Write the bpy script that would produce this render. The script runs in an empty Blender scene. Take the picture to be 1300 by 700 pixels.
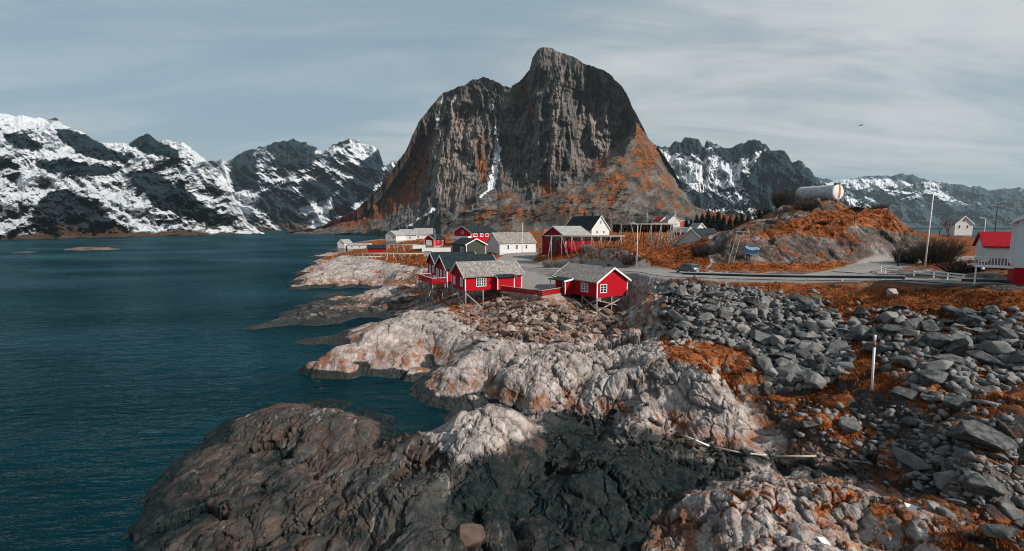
import bpy, bmesh, math, random
import numpy as np
from mathutils import Vector, Matrix, Quaternion

R = math.radians
S = bpy.context.scene
COL = S.collection
random.seed(7)
rng = np.random.default_rng(11)

# ------------------------------------------------------------------ camera
F, CX, CY, HZ, CAMZ = 600.0, 650.0, 350.0, 288.0, 18.0
PITCH = math.atan((CY - HZ) / F)
cd = bpy.data.cameras.new("camera"); cam = bpy.data.objects.new("camera", cd); COL.objects.link(cam)
cam.location = (0, 0, CAMZ); cam.rotation_euler = (R(90) - PITCH, 0, 0)
cd.sensor_width = 36.0; cd.lens = 36.0 * F / 1300.0; cd.clip_start = 0.5; cd.clip_end = 30000
S.camera = cam

# ------------------------------------------------------------------ light
SUN_EL, SUN_AZ = R(34), R(122)          # azimuth clockwise from +Y (view direction)
sdir = Vector((math.cos(SUN_EL) * math.sin(SUN_AZ), math.cos(SUN_EL) * math.cos(SUN_AZ), math.sin(SUN_EL)))
ld = bpy.data.lights.new("sun", 'SUN'); sun = bpy.data.objects.new("sun", ld); COL.objects.link(sun)
ld.energy = 5.0; ld.angle = R(1.2); ld.color = (1.0, 0.93, 0.85)
sun.rotation_mode = 'QUATERNION'; sun.rotation_quaternion = sdir.to_track_quat('Z', 'Y'); sun.location = (60, -60, 120)

W = bpy.data.worlds.new("World"); S.world = W; W.use_nodes = True
S.view_settings.view_transform = 'Standard'; S.view_settings.look = 'None'
S.view_settings.exposure = 0.2; S.view_settings.gamma = 1.0
S.cycles.use_denoising = True
S.cycles.pixel_filter_type = 'BLACKMAN_HARRIS'; S.cycles.filter_width = 1.05
S.cycles.max_bounces = 5; S.cycles.volume_bounces = 0; S.cycles.transparent_max_bounces = 6
S.cycles.caustics_reflective = False; S.cycles.caustics_refractive = False

# ------------------------------------------------------------------ node helpers
class NT:
    def __init__(s, tree):
        s.t = tree; s.n = tree.nodes; s.l = tree.links
    def node(s, ty, **kw):
        n = s.n.new(ty)
        for k, v in kw.items():
            setattr(n, k, v)
        return n
    def link(s, a, b): s.l.new(a, b)
    def setin(s, n, i, v):
        if isinstance(v, (int, float, tuple, list)):
            if isinstance(v, (tuple, list)) and len(v) == 3 and n.inputs[i].type == 'RGBA': v = (*v, 1)
            n.inputs[i].default_value = v
        elif v is not None: s.l.new(v, n.inputs[i])
    def math(s, op, a, b=None, c=None, clamp=False):
        n = s.node('ShaderNodeMath', operation=op, use_clamp=clamp)
        s.setin(n, 0, a); s.setin(n, 1, b); s.setin(n, 2, c); return n.outputs[0]
    def mix(s, f, a, b, blend='MIX'):
        n = s.node('ShaderNodeMix', data_type='RGBA', blend_type=blend)
        s.setin(n, 0, f); s.setin(n, 6, a); s.setin(n, 7, b); return n.outputs[2]
    def noise(s, vec, scale, detail=4, rough=.55, dist=0.0, lac=2.0):
        n = s.node('ShaderNodeTexNoise'); s.setin(n, 'Vector', vec)
        n.inputs['Scale'].default_value = scale; n.inputs['Detail'].default_value = detail
        n.inputs['Roughness'].default_value = rough; n.inputs['Distortion'].default_value = dist
        n.inputs['Lacunarity'].default_value = lac
        return n.outputs[0]
    def voro(s, vec, scale, feature='F1'):
        n = s.node('ShaderNodeTexVoronoi', feature=feature); s.setin(n, 'Vector', vec)
        n.inputs['Scale'].default_value = scale; return n
    def step(s, x, lo, hi):
        n = s.node('ShaderNodeMapRange', interpolation_type='SMOOTHSTEP')
        s.setin(n, 0, x); n.inputs[1].default_value = lo; n.inputs[2].default_value = hi
        return n.outputs[0]
    def attr(s, name):
        return s.node('ShaderNodeAttribute', attribute_name=name).outputs['Fac']
    def mapping(s, vec, scale=(1, 1, 1), rot=(0, 0, 0), loc=(0, 0, 0)):
        n = s.node('ShaderNodeMapping'); s.setin(n, 'Vector', vec)
        n.inputs['Scale'].default_value = scale; n.inputs['Rotation'].default_value = rot; n.inputs['Location'].default_value = loc
        return n.outputs[0]
    def bump(s, h, strength=.5, dist=.1, normal=None):
        n = s.node('ShaderNodeBump'); s.setin(n, 'Height', h)
        n.inputs['Strength'].default_value = strength; n.inputs['Distance'].default_value = dist
        if normal is not None: s.l.new(normal, n.inputs['Normal'])
        return n.outputs[0]

def newmat(name, rough=.8, spec=.3):
    m = bpy.data.materials.new(name); m.use_nodes = True
    nt = NT(m.node_tree); b = nt.n['Principled BSDF']
    b.inputs['Roughness'].default_value = rough; b.inputs['Specular IOR Level'].default_value = spec
    return m, nt, b

# ------------------------------------------------------------------ sky: Nishita seen through thin high cloud
w = NT(W.node_tree); bg = w.n['Background']
sky = w.node('ShaderNodeTexSky', sky_type='NISHITA')
sky.sun_disc = False; sky.sun_elevation = SUN_EL; sky.sun_rotation = SUN_AZ
sky.air_density = 1.0; sky.dust_density = 2.0; sky.ozone_density = 2.0
tc = w.node('ShaderNodeTexCoord').outputs['Generated']
sx = w.node('ShaderNodeSeparateXYZ'); w.link(tc, sx.inputs[0])
zc = w.math('ADD', w.math('MAXIMUM', sx.outputs[2], 0.0), 0.16)
cv = w.node('ShaderNodeCombineXYZ')
w.link(w.math('DIVIDE', sx.outputs[0], zc), cv.inputs[0]); w.link(w.math('DIVIDE', sx.outputs[1], zc), cv.inputs[1])
cvr = w.mapping(cv.outputs[0], scale=(.8, 1.15, 1), rot=(0, 0, R(14)), loc=(1.7, .3, 0))
n1 = w.noise(cvr, .8, 7, .56, .5)
n2 = w.noise(w.mapping(cv.outputs[0], scale=(.5, 1.7, 1), rot=(0, 0, R(-8))), 1.3, 7, .6, .6)
cover = w.math('ADD', w.math('MULTIPLY', n1, .75), w.math('MULTIPLY', n2, .35))
# the overcast thins out towards the upper left of the view
left = w.step(w.math('ADD', w.math('MULTIPLY', sx.outputs[0], -1.0), w.math('MULTIPLY', sx.outputs[2], .55)), -.1, .75)
cover = w.math('SUBTRACT', cover, w.math('MULTIPLY', left, .20))
cl = w.step(cover, .34, .66)
clf = w.math('MULTIPLY_ADD', cl, .55, .36)
ccol = w.mix(w.step(n2, .36, .66), (4.6, 5.05, 5.3), (6.2, 6.35, 6.4))
skys = w.mix(.6, sky.outputs[0], (1.6, 3.1, 4.0))
w.link(w.mix(clf, skys, ccol), bg.inputs['Color'])
bg.inputs['Strength'].default_value = 0.091

# ------------------------------------------------------------------ object helpers
def tag(o, label=None, cat=None, group=None, kind=None):
    if label: o['label'] = label
    if cat: o['category'] = cat
    if group: o['group'] = group
    if kind: o['kind'] = kind
    return o
def empty(name, loc=(0, 0, 0), rz=0.0, label=None, cat=None, group=None):
    o = bpy.data.objects.new(name, None); COL.objects.link(o); o.empty_display_size = .3
    o.location = loc; o.rotation_euler = (0, 0, rz); return tag(o, label, cat, group)
def mesh_np(name, V, faces, mat, attrs=None, smooth=True, parent=None):
    """V (n,3); faces (m,k) int array"""
    V = np.asarray(V, np.float32); faces = np.asarray(faces, np.int32); k = faces.shape[1]
    me = bpy.data.meshes.new(name)
    me.vertices.add(len(V)); me.vertices.foreach_set('co', V.ravel())
    me.loops.add(faces.size); me.loops.foreach_set('vertex_index', faces.ravel())
    me.polygons.add(len(faces)); me.polygons.foreach_set('loop_start', np.arange(0, faces.size, k, dtype=np.int32))
    try: me.polygons.foreach_set('loop_total', np.full(len(faces), k, np.int32))
    except Exception: pass
    if smooth: me.polygons.foreach_set('use_smooth', np.ones(len(faces), bool))
    me.update(calc_edges=True)
    if attrs:
        for an, av in attrs.items():
            a = me.attributes.new(an, 'FLOAT', 'POINT'); a.data.foreach_set('value', np.asarray(av, np.float32).ravel())
    if mat: me.materials.append(mat)
    o = bpy.data.objects.new(name, me); COL.objects.link(o)
    if parent: o.parent = parent
    return o
def grid_faces(nr, nc):
    i = np.arange(nr - 1)[:, None] * nc + np.arange(nc - 1)[None, :]
    return np.stack([i, i + 1, i + nc + 1, i + nc], -1).reshape(-1, 4)

# ------------------------------------------------------------------ view maths (used to lay the site out in metres)
ct, st_ = math.cos(PITCH), math.sin(PITCH)
def ray(px, py):
    a = (np.asarray(px, float) - CX) / F; b = (CY - np.asarray(py, float)) / F
    return np.stack(np.broadcast_arrays(a, ct + b * st_, -st_ + b * ct), -1)
def P(px, py, z):                       # point where the sight line meets height z
    d = ray(px, py); t = (z - CAMZ) / d[..., 2]
    return d[..., 0] * t, d[..., 1] * t, np.asarray(z, float) + 0 * t
def PD(px, py, D):                      # point on the sight line at distance D
    d = ray(px, py); t = D / d[..., 1]
    return d[..., 0] * t, d[..., 1] * t, CAMZ + d[..., 2] * t
def PZ(px, D, z):                       # column px, distance D, height z
    t = D * ct - (z - CAMZ) * st_
    return (px - CX) / F * t, D, z
def proj(x, y, z):
    c = y * ct - (z - CAMZ) * st_; u = y * st_ + (z - CAMZ) * ct
    c = np.maximum(c, .1)
    return CX + F * x / c, CY - F * u / c

# ------------------------------------------------------------------ numpy noise
def _perm(seed):
    r = np.random.default_rng(seed); p = r.permutation(512).astype(np.int32)
    g = r.uniform(0, 2 * np.pi, 512); return p, np.cos(g).astype(np.float32), np.sin(g).astype(np.float32)
_PC = {}
def perlin(x, y, seed=0):
    if seed not in _PC: _PC[seed] = _perm(seed)
    p, gx, gy = _PC[seed]
    x = np.asarray(x, np.float32); y = np.asarray(y, np.float32)
    xi = np.floor(x).astype(np.int32); yi = np.floor(y).astype(np.int32)
    xf = x - xi; yf = y - yi
    u = xf * xf * xf * (xf * (xf * 6 - 15) + 10); v = yf * yf * yf * (yf * (yf * 6 - 15) + 10)
    def g(ix, iy, fx, fy):
        h = p[(p[ix & 511] + iy) & 511]; return gx[h] * fx + gy[h] * fy
    a = g(xi, yi, xf, yf); b = g(xi + 1, yi, xf - 1, yf); c = g(xi, yi + 1, xf, yf - 1); d = g(xi + 1, yi + 1, xf - 1, yf - 1)
    return ((a + u * (b - a)) * (1 - v) + v * (c + u * (d - c))) * 1.5
def fbm(x, y, oct=5, seed=0, gain=.5, lac=2.03):
    s = 0; a = 1; t = 0
    for i in range(oct):
        s = s + a * perlin(x, y, seed + i); t += a; a *= gain; x = x * lac + 17.3; y = y * lac - 9.1
    return s / t
def ridged(x, y, oct=5, seed=0, gain=.55, lac=2.07):
    s = 0; a = 1; t = 0; w_ = 1
    for i in range(oct):
        n = 1 - np.abs(perlin(x, y, seed + i)); n = n * n
        s = s + a * n * w_; w_ = np.clip(n * 1.6, 0, 1); t += a; a *= gain; x = x * lac + 5.2; y = y * lac + 3.7
    return s / t
def worley(x, y, seed=0):
    """returns F1, F2 distances and cell id value"""
    x = np.asarray(x, np.float32); y = np.asarray(y, np.float32)
    if seed not in _PC: _PC[seed] = _perm(seed)
    p, gx, gy = _PC[seed]
    xi = np.floor(x).astype(np.int32); yi = np.floor(y).astype(np.int32)
    f1 = np.full(x.shape, 9, np.float32); f2 = f1.copy(); idv = np.zeros(x.shape, np.float32); cx = idv.copy(); cy = idv.copy()
    for dx in (-1, 0, 1):
        for dy in (-1, 0, 1):
            h = p[(p[(xi + dx) & 511] + yi + dy) & 511]
            qx = xi + dx + .5 + .48 * gx[h]; qy = yi + dy + .5 + .48 * gy[h]
            d = np.sqrt((qx - x) ** 2 + (qy - y) ** 2)
            m = d < f1
            f2 = np.where(m, f1, np.minimum(f2, d)); idv = np.where(m, h / 511., idv); cx = np.where(m, x - qx, cx); cy = np.where(m, y - qy, cy); f1 = np.where(m, d, f1)
    a = idv * 97.0
    return f1, f2, idv, np.cos(a) * cx + np.sin(a) * cy
def worley3(x, y, z, seed=0):
    """3-D cells: returns F2-F1 and a value per cell"""
    if seed not in _PC: _PC[seed] = _perm(seed)
    p, gx, gy = _PC[seed]
    x = np.asarray(x, np.float32); y = np.asarray(y, np.float32); z = np.asarray(z, np.float32)
    xi = np.floor(x).astype(np.int32); yi = np.floor(y).astype(np.int32); zi = np.floor(z).astype(np.int32)
    xf, yf, zf = x - xi, y - yi, z - zi
    f1 = np.full(x.shape, 9, np.float32); f2 = f1.copy(); idv = np.zeros(x.shape, np.float32)
    for dx in (-1, 0, 1):
        for dy in (-1, 0, 1):
            hxy = p[(p[(xi + dx) & 511] + yi + dy) & 511]
            for dz in (-1, 0, 1):
                h = p[(hxy + zi + dz) & 511]
                d = (dx + .5 + .45 * gx[h] - xf) ** 2 + (dy + .5 + .45 * gy[h] - yf) ** 2 + (dz + .5 + .45 * gx[(h * 7 + 3) & 511] - zf) ** 2
                m = d < f1
                f2 = np.where(m, f1, np.minimum(f2, d)); idv = np.where(m, h / 511., idv); f1 = np.where(m, d, f1)
    return np.sqrt(f2) - np.sqrt(f1), idv
def sstep(x, a, b):
    t = np.clip((x - a) / (b - a), 0, 1); return t * t * (3 - 2 * t)
def inpoly(px, py, poly):
    px = np.asarray(px); py = np.asarray(py); r = np.zeros(np.broadcast(px, py).shape, bool); n = len(poly)
    for i in range(n):
        x1, y1 = poly[i]; x2, y2 = poly[(i + 1) % n]
        c = (y1 > py) != (y2 > py)
        if y1 != y2: r ^= c & (px < (x2 - x1) * (py - y1) / (y2 - y1) + x1)
    return r
def polydist(px, py, poly, closed=False):
    d = np.full(np.broadcast(px, py).shape, 1e9); n = len(poly)
    for i in range(n if closed else n - 1):
        ax, ay = poly[i]; bx, by = poly[(i + 1) % n]
        vx, vy = bx - ax, by - ay; t = np.clip(((px - ax) * vx + (py - ay) * vy) / (vx * vx + vy * vy), 0, 1)
        d = np.minimum(d, np.hypot(px - ax - t * vx, py - ay - t * vy))
    return d
def softpoly(px, py, poly, soft):       # 1 inside, 0 outside, soft edge in the same units
    d = polydist(px, py, poly, True); s = np.where(inpoly(px, py, poly), 1, -1) * d
    return sstep(s, -soft, soft)
# ================================================================== THE SITE: height field of the shore
CT = []      # (x, y, z, rockiness)
def cp(lst, amp):
    for q in lst:
        x, y, z = P(*q[:3]); CT.append((float(x), float(y), float(z), q[3] if len(q) > 3 else amp))
def cd_(lst, amp):
    for q in lst:
        x, y, z = PZ(*q[:3]); CT.append((float(x), float(y), float(z), q[3] if len(q) > 3 else amp))
# sea bed
cp([(60, 690, -3), (110, 700, -1.5), (150, 560, -3.5), (180, 600, -1.5), (250, 500, -3.5), (320, 490, -2.5), (400, 480, -3), (480, 500, -2.2), (560, 510, -1.3),
    (300, 430, -4), (0, 500, -6), (0, 350, -7), (200, 330, -7), (-150, 600, -5), (-150, 320, -8), (330, 340, -4), (300, 380, -4),
    (340, 440, -2.5), (430, 480, -2), (350, 372, -2), (340, 390, -1.4), (410, 374, -1.2), (460, 374, -.8), (400, 424, -.8), (450, 414, -.5), (520, 482, -1.3), (560, 500, -1.2), (600, 512, -.8), (460, 506, -2.2), (500, 512, -2.0), (540, 519, -1.6), (575, 520, -1.2), (440, 492, -2.6), (505, 484, -1.9), (470, 487, -2.3), (420, 482, -2.8), (390, 482, -2.8), (360, 476, -2.8), (350, 498, -2.4), (310, 512, -2.4), (385, 499, -2.0), (280, 530, -2.2), (560, 503, -1.5)], .08)
# front-left rock: waterline, then surface
cp([(150, 690, .1), (172, 645, .1), (207, 600, .1), (257, 553, .1), (332, 523, .2), (392, 510, .3), (437, 508, .5), (450, 521, 0), (500, 531, .2), (560, 529, .1), (602, 523, .2), (625, 516, .2)], .35)
cp([(400, 530, 1.9), (340, 560, 1.7), (300, 600, 1.6), (250, 640, 1.3), (210, 690, .9), (350, 620, 2.3), (450, 590, 2.3), (470, 545, 1.1), (540, 545, 1.0), (400, 690, 2.1), (300, 690, 1.7),
    (560, 565, 2.5), (610, 522, 2.6), (645, 540, 2.6), (600, 560, 3.2), (655, 565, 1.8), (500, 640, 2.4), (560, 690, 1.7), (640, 620, 1.8), (740, 600, 1.6), (800, 640, 1.2),
    (700, 690, 2.0), (810, 690, 1.0), (760, 570, 1.2)], .8)
cp([(850, 640, 1.0), (880, 610, 1.0), (835, 665, 1.0), (920, 590, 1.1)], .3)
# weedy gully
cp([(650, 535, .8), (680, 545, .9), (720, 552, 1.0), (760, 556, 1.0), (850, 562, 1.1), (950, 577, 1.3), (1050, 592, 1.7), (1120, 605, 2.1), (1200, 622, 2.5), (1290, 640, 3.0)], .35)
# fourth slab
cp([(521, 497, .7), (547, 509, .6), (590, 518, .5), (540, 474, .8), (560, 458, 1.3), (535, 488, 1.5), (560, 496, 1.6), (582, 505, 1.4)], .15)
cp([(545, 488, 1.6), (580, 460, 3.0), (620, 430, 4.0), (660, 412, 4.5), (700, 440, 4.0), (640, 478, 3.2), (600, 502, 1.0), (680, 500, 2.3), (740, 470, 3.6), (760, 500, 2.6),
    (780, 530, 1.0), (720, 522, .9), (650, 522, .5)], .8)
# domes in the middle
cp([(790, 480, 3.6), (820, 505, 3.2), (838, 540, .9), (828, 522, 2.2), (800, 522, 1.6), (900, 525, 3.0), (850, 470, 4.8), (900, 490, 4.7), (930, 512, 3.9), (960, 545, 1.6), (1000, 555, 2.3), (900, 548, 1.2)], .9)
# boulder embankment below the road
cp([(830, 440, 5.5), (880, 420, 7), (950, 430, 6.5), (1000, 470, 5), (870, 372, 9.6), (905, 358, 10.0), (980, 366, 10.0), (1050, 367, 10.6), (1150, 371, 11.2), (1250, 376, 11.7),
    (1300, 374, 12.1), (1000, 400, 8.5), (1100, 400, 9.3)], .2)
cp([(1100, 440, 7.5), (1200, 430, 8.6), (1290, 420, 9.8), (1106, 497, 5.5), (1040, 520, 4), (1180, 500, 6), (1250, 480, 7.1), (1290, 540, 6, .9), (1200, 560, 4.6, .9), (1100, 560, 2.8),
    (1230, 580, 4.9, 1.0), (1290, 600, 4, .9), (1000, 530, 3.6, .9), (1060, 545, 3.6, .8)], .45)
# crag beside the right cabin
cp([(830, 354, 9.9), (848, 356, 9.9), (815, 400, 6.6), (825, 418, 6.0), (805, 412, 5.4), (790, 430, 4.9), (842, 400, 7.6)], 1.0)
# lower right knoll
cp([(960, 608, 3.1), (1000, 602, 3.6), (1060, 620, 3.5), (900, 640, 2.5), (840, 695, 1.3), (870, 700, 2.3), (960, 690, 3.5), (1060, 690, 3.6), (1090, 655, 2.8), (1140, 638, 3.5),
    (1200, 690, 3.8), (1290, 690, 4.2), (1260, 640, 3.2), (300, 800, 1), (650, 800, 2), (1000, 800, 3.5), (1250, 800, 4), (-100, 800, -3), (0, 760, -2.5)], .9)
cp([(1500, 400, 11), (1500, 500, 8.5), (1500, 650, 5), (1600, 350, 13.5)], .3)
# rubble bank below the cabins
cp([(620, 388, 4.4), (680, 386, 6.2), (740, 390, 5.2), (700, 412, 4.4), (640, 412, 3.9), (760, 412, 4.2), (600, 402, 3.6), (590, 396, 3.9)], .15)
CT += [(18.8, 75.6, 4.7, .2), (14, 77, 5.0, .1), (10, 80, 6.0, .1), (20.6, 76.6, 8.2, 1.0), (21.6, 76.6, 9.6, .9), (16, 83.4, 6.8, .1), (19.4, 84.6, 9.6, .2), (7.4, 77.4, 6.9, .0)]
# third slab
cp([(386, 464, .35), (440, 471, .35), (500, 474, .35), (540, 470, .4), (380, 434, .1), (420, 424, .2), (470, 411, .3), (510, 398, .9)], .1)
cp([(560, 388, 4.0), (520, 400, 4.0), (480, 425, 3.5), (430, 447, 3.0, .3), (404, 455, 2.2, .15), (389, 461, 1.4, .1), (500, 450, 2.4), (455, 459, 1.4, .3), (505, 464, 1.4, .3), (455, 438, 2.5), (445, 466, 1.5, .15), (418, 462, 1.7, .15), (485, 468, 1.4, .15), (525, 466, 1.3, .2), (560, 430, 3.0), (590, 412, 3.6), (540, 362, 4.8), (430, 430, .6)], .6)
# dark reef
cp([(326, 418, .1), (345, 409, .25), (358, 398, .1), (372, 391, .1), (420, 379, .0), (400, 414, 0), (440, 409, 0), (473, 404, 0)], .3)
cp([(400, 400, .8), (450, 394, 1.2), (500, 380, 2.4)], .5)
# first headland and the fish-rack shore
cp([(368, 358, .1), (378, 368, .1), (410, 372, .0), (450, 371, 0), (482, 366, .3)], .4)
cp([(385, 358, 1.3), (400, 352, 2.8), (430, 342, 3.6), (460, 347, 3.4), (500, 347, 4.4), (455, 332, 4.4), (500, 332, 6), (440, 318, 3.4), (425, 322, 2.2), (400, 338, 2.6), (412, 328, 2.6)], .45)
cd_([(370, 172, -1.5), (385, 215, -1.5), (400, 260, -1.5), (412, 330, -1.5), (418, 430, -1.5), (430, 560, -1.5), (330, 250, -6), (250, 400, -8), (440, 440, 2, .1), (470, 520, 2, .1), (450, 360, 3.0), (460, 280, 5)], .3)
# village
cp([(500, 308, 10), (540, 312, 10), (610, 330, 9.3), (650, 322, 10), (700, 322, 11), (600, 310, 11.3), (740, 322, 12), (770, 331, 11.8), (800, 312, 14), (850, 313, 13), (882, 330, 11),
    (890, 318, 11.4), (820, 330, 11.8), (480, 318, 7)], .12)
cp([(680, 362, 7.25), (650, 352, 7.9), (690, 347, 8.4), (640, 362, 7.2), (700, 335, 11)], 0)
cp([(870, 344, 10.45), (830, 346, 10.2), (930, 345, 10.6), (1000, 347, 10.8), (1080, 348, 11.0), (1150, 352, 11.5)], 0)
cd_([(700, 160, 13), (740, 200, 14.7), (600, 250, 13), (540, 300, 11), (700, 300, 14.5), (800, 200, 15), (850, 300, 16), (900, 350, 16), (930, 420, 20), (1000, 420, 19), (880, 480, 17),
     (700, 500, 14), (560, 450, 9), (500, 470, 5), (1100, 480, 12), (600, 620, 10), (800, 650, 14), (1000, 700, 14), (480, 700, 0), (600, 360, 12)], .1)
# knoll with the tank
cp([(930, 339, 10.8), (1000, 341, 10.9), (1080, 340, 11.1), (1130, 337, 11.4)], .1)
cd_([(935, 92, 16), (980, 100, 19.5), (1015, 107, 22.6), (1040, 107, 23.4), (1066, 107, 23.4), (1050, 112, 23.2), (1030, 117, 22.8), (1100, 108, 21.9), (1140, 104, 20.2), (1165, 100, 15.5), (1185, 98, 12.2),
     (960, 91, 15.4), (1020, 93, 17.4), (1080, 92, 17.2), (1130, 92, 15), (1060, 88, 13.5), (1000, 88, 13.5), (905, 96, 13.2), (930, 98, 16.2)], .55)
cd_([(1050, 140, 17), (1000, 150, 15), (1100, 160, 12), (950, 150, 14), (910, 190, 14)], .2)
# right plateau, then down to the fjord behind
cp([(1200, 336, 12.1), (1250, 345, 12.6), (1300, 352, 12.9), (1220, 350, 11.9)], .02)
cd_([(1218, 150, 15.0), (1218, 185, 14.0), (1290, 170, 9), (1200, 270, 4), (1300, 300, -1), (1250, 420, -3), (1120, 380, -1), (1450, 250, -3), (1180, 110, 12.5), (1300, 100, 11.5), (1250, 75, 12.8), (1500, 60, 13.4)], .1)

CTa = np.array(CT)
def _tu(x, y): return np.arctan2(x, y), np.log(np.hypot(x, y))
_t, _u = _tu(CTa[:, 0], CTa[:, 1])
def _tps(d2): return .5 * d2 * np.log(d2 + 1e-12)
_n = len(_t)
_A = np.zeros((_n + 3, _n + 3))
_A[:_n, :_n] = _tps((_t[:, None] - _t) ** 2 + (_u[:, None] - _u) ** 2) + np.eye(_n) * 2e-4
_A[:_n, _n:] = np.stack([np.ones(_n), _t, _u], 1); _A[_n:, :_n] = _A[:_n, _n:].T
_wz = np.linalg.solve(_A, np.concatenate([CTa[:, 2], np.zeros(3)]))
T0, T1, U0, U1, GN, GM = -1.0, 1.0, math.log(15.5), math.log(720), 420, 460
_gt = np.linspace(T0, T1, GN); _gu = np.linspace(U0, U1, GM)
_Z = np.zeros((GM, GN)); _AM = np.zeros((GM, GN))
for i_, uu in enumerate(_gu):
    d2 = (_gt[:, None] - _t) ** 2 + (uu - _u) ** 2
    _Z[i_] = _tps(d2) @ _wz[:_n] + _wz[_n] + _wz[_n + 1] * _gt + _wz[_n + 2] * uu
    k_ = np.exp(-d2 / (2 * .07 ** 2)) + 1e-5 / (d2 + 1e-3)
    _AM[i_] = (k_ @ CTa[:, 3]) / k_.sum(1)
def _bil(G, t, u):
    a = np.clip((t - T0) / (T1 - T0) * (GN - 1), 0, GN - 1.001); b = np.clip((u - U0) / (U1 - U0) * (GM - 1), 0, GM - 1.001)
    i = a.astype(int); j = b.astype(int); a = a - i; b = b - j
    return (G[j, i] * (1 - a) + G[j, i + 1] * a) * (1 - b) + (G[j + 1, i] * (1 - a) + G[j + 1, i + 1] * a) * b

# road: centre line in metres (x, y, z)
ROAD = np.array([(75, 46.5, 13.6), (60, 54, 12.75), (52, 59.5, 12.1), (47, 64, 11.75), (42, 70, 11.35), (37.5, 75.5, 10.9), (30, 79.6, 10.5), (24.5, 82.2, 10.2), (18.5, 90, 9.9), (11, 100, 9.1), (4, 109, 8.9), (0.5, 118, 9.2), (2, 130, 9.8), (3, 150, 10.2)])
# the straight part of the road follows the guard rail
def px_line(lst): return [tuple(float(c) for c in P(*q)) for q in lst]
def catmull(pts, n=14):
    pts = [np.array(p, float) for p in pts]; out = []
    pts = [2 * pts[0] - pts[1]] + pts + [2 * pts[-1] - pts[-2]]
    for i in range(1, len(pts) - 2):
        p0, p1, p2, p3 = pts[i - 1:i + 3]
        for k in range(n):
            t = k / n
            out.append(.5 * (2 * p1 + (p2 - p0) * t + (2 * p0 - 5 * p1 + 4 * p2 - p3) * t * t + (3 * p1 - p0 - 3 * p2 + p3) * t ** 3))
    out.append(pts[-2]); return np.array(out)
RAIL = px_line([(866, 353.0, 10.3), (900, 354.2, 10.35), (950, 356, 10.45), (1000, 357.2, 10.6), (1050, 358, 10.75), (1100, 358.8, 10.95), (1148, 359.5, 11.15), (1190, 361, 11.4), (1226, 362.5, 11.65), (1300, 366, 12.05)])
_rc = [(p[0] + .25 * 1, p[1] + 4.3, p[2] + .05) for p in RAIL]
ROADC = catmull([(90, 41, 14.4)] + [(_rc[-1][0] + 9, _rc[-1][1] - 4.6, 12.7)] + _rc[::-1] + [(24.6, 83.2, 10.2), (18.5, 90, 9.9), (11, 100, 9.1), (4, 109, 8.9), (0.5, 118, 9.2), (2, 130, 9.8), (3.4, 146, 10.2)], 10)
def side_road(px_pts): return catmull(px_line(px_pts), 10)
ROADB = side_road([(1060, 349, 10.95), (1085, 344, 11.1), (1110, 338.5, 11.3), (1140, 333, 11.6), (1200, 328, 12.0), (1260, 326, 12.3)])
YARD = [(-1.6, 84.5), (4.6, 75.2), (8.0, 78.6), (7.2, 82.6), (13.4, 86.6), (16, 89), (11, 99), (4, 107), (-1, 108), (-2, 97)]
def along(x, y, C):
    """distance to polyline and its z at the nearest point"""
    bd = np.full(x.shape, 1e9); bz = np.zeros(x.shape)
    for i in range(len(C) - 1):
        ax, ay, az = C[i]; vx, vy, vz = C[i + 1] - C[i]
        t = np.clip(((x - ax) * vx + (y - ay) * vy) / (vx * vx + vy * vy + 1e-9), 0, 1)
        d = np.hypot(x - ax - t * vx, y - ay - t * vy); m = d < bd
        bd = np.where(m, d, bd); bz = np.where(m, az + t * vz, bz)
    return bd, bz
FOL = R(24)
def rockfield(x, y):
    """glaciated bedrock: rounded whalebacks split into blocks by joints, running along the foliation"""
    s = y * math.cos(FOL) + x * math.sin(FOL); t = x * math.cos(FOL) - y * math.sin(FOL)
    wq = fbm(x / 7, y / 7, 3, 40); t = t + .9 * wq; s = s + 1.4 * fbm(x / 6 + 9, y / 6, 2, 45)
    b = lambda a, c, sd: np.abs(perlin(s / a, t / c, sd)) * 2 - .75
    h = 1.15 * b(12, 10, 50) + .42 * b(6.0, 5.0, 51)
    wx, wy = .5 * fbm(x / 1.8, y / 1.8, 4, 57, .6), .5 * fbm(x / 1.8 + 7, y / 1.8, 4, 58, .6)
    f1, f2, idv, tl = worley((s + wx * 2) / 5.0, (t + wy * 2) / 4.6, 60)
    d1 = f2 - f1; e = sstep(d1, 0, .07)
    h = h - .30 * (1 - e) + .22 * sstep(d1, 0, .42) + .5 * (idv - .5) + .75 * tl
    return h, 1 - e
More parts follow.
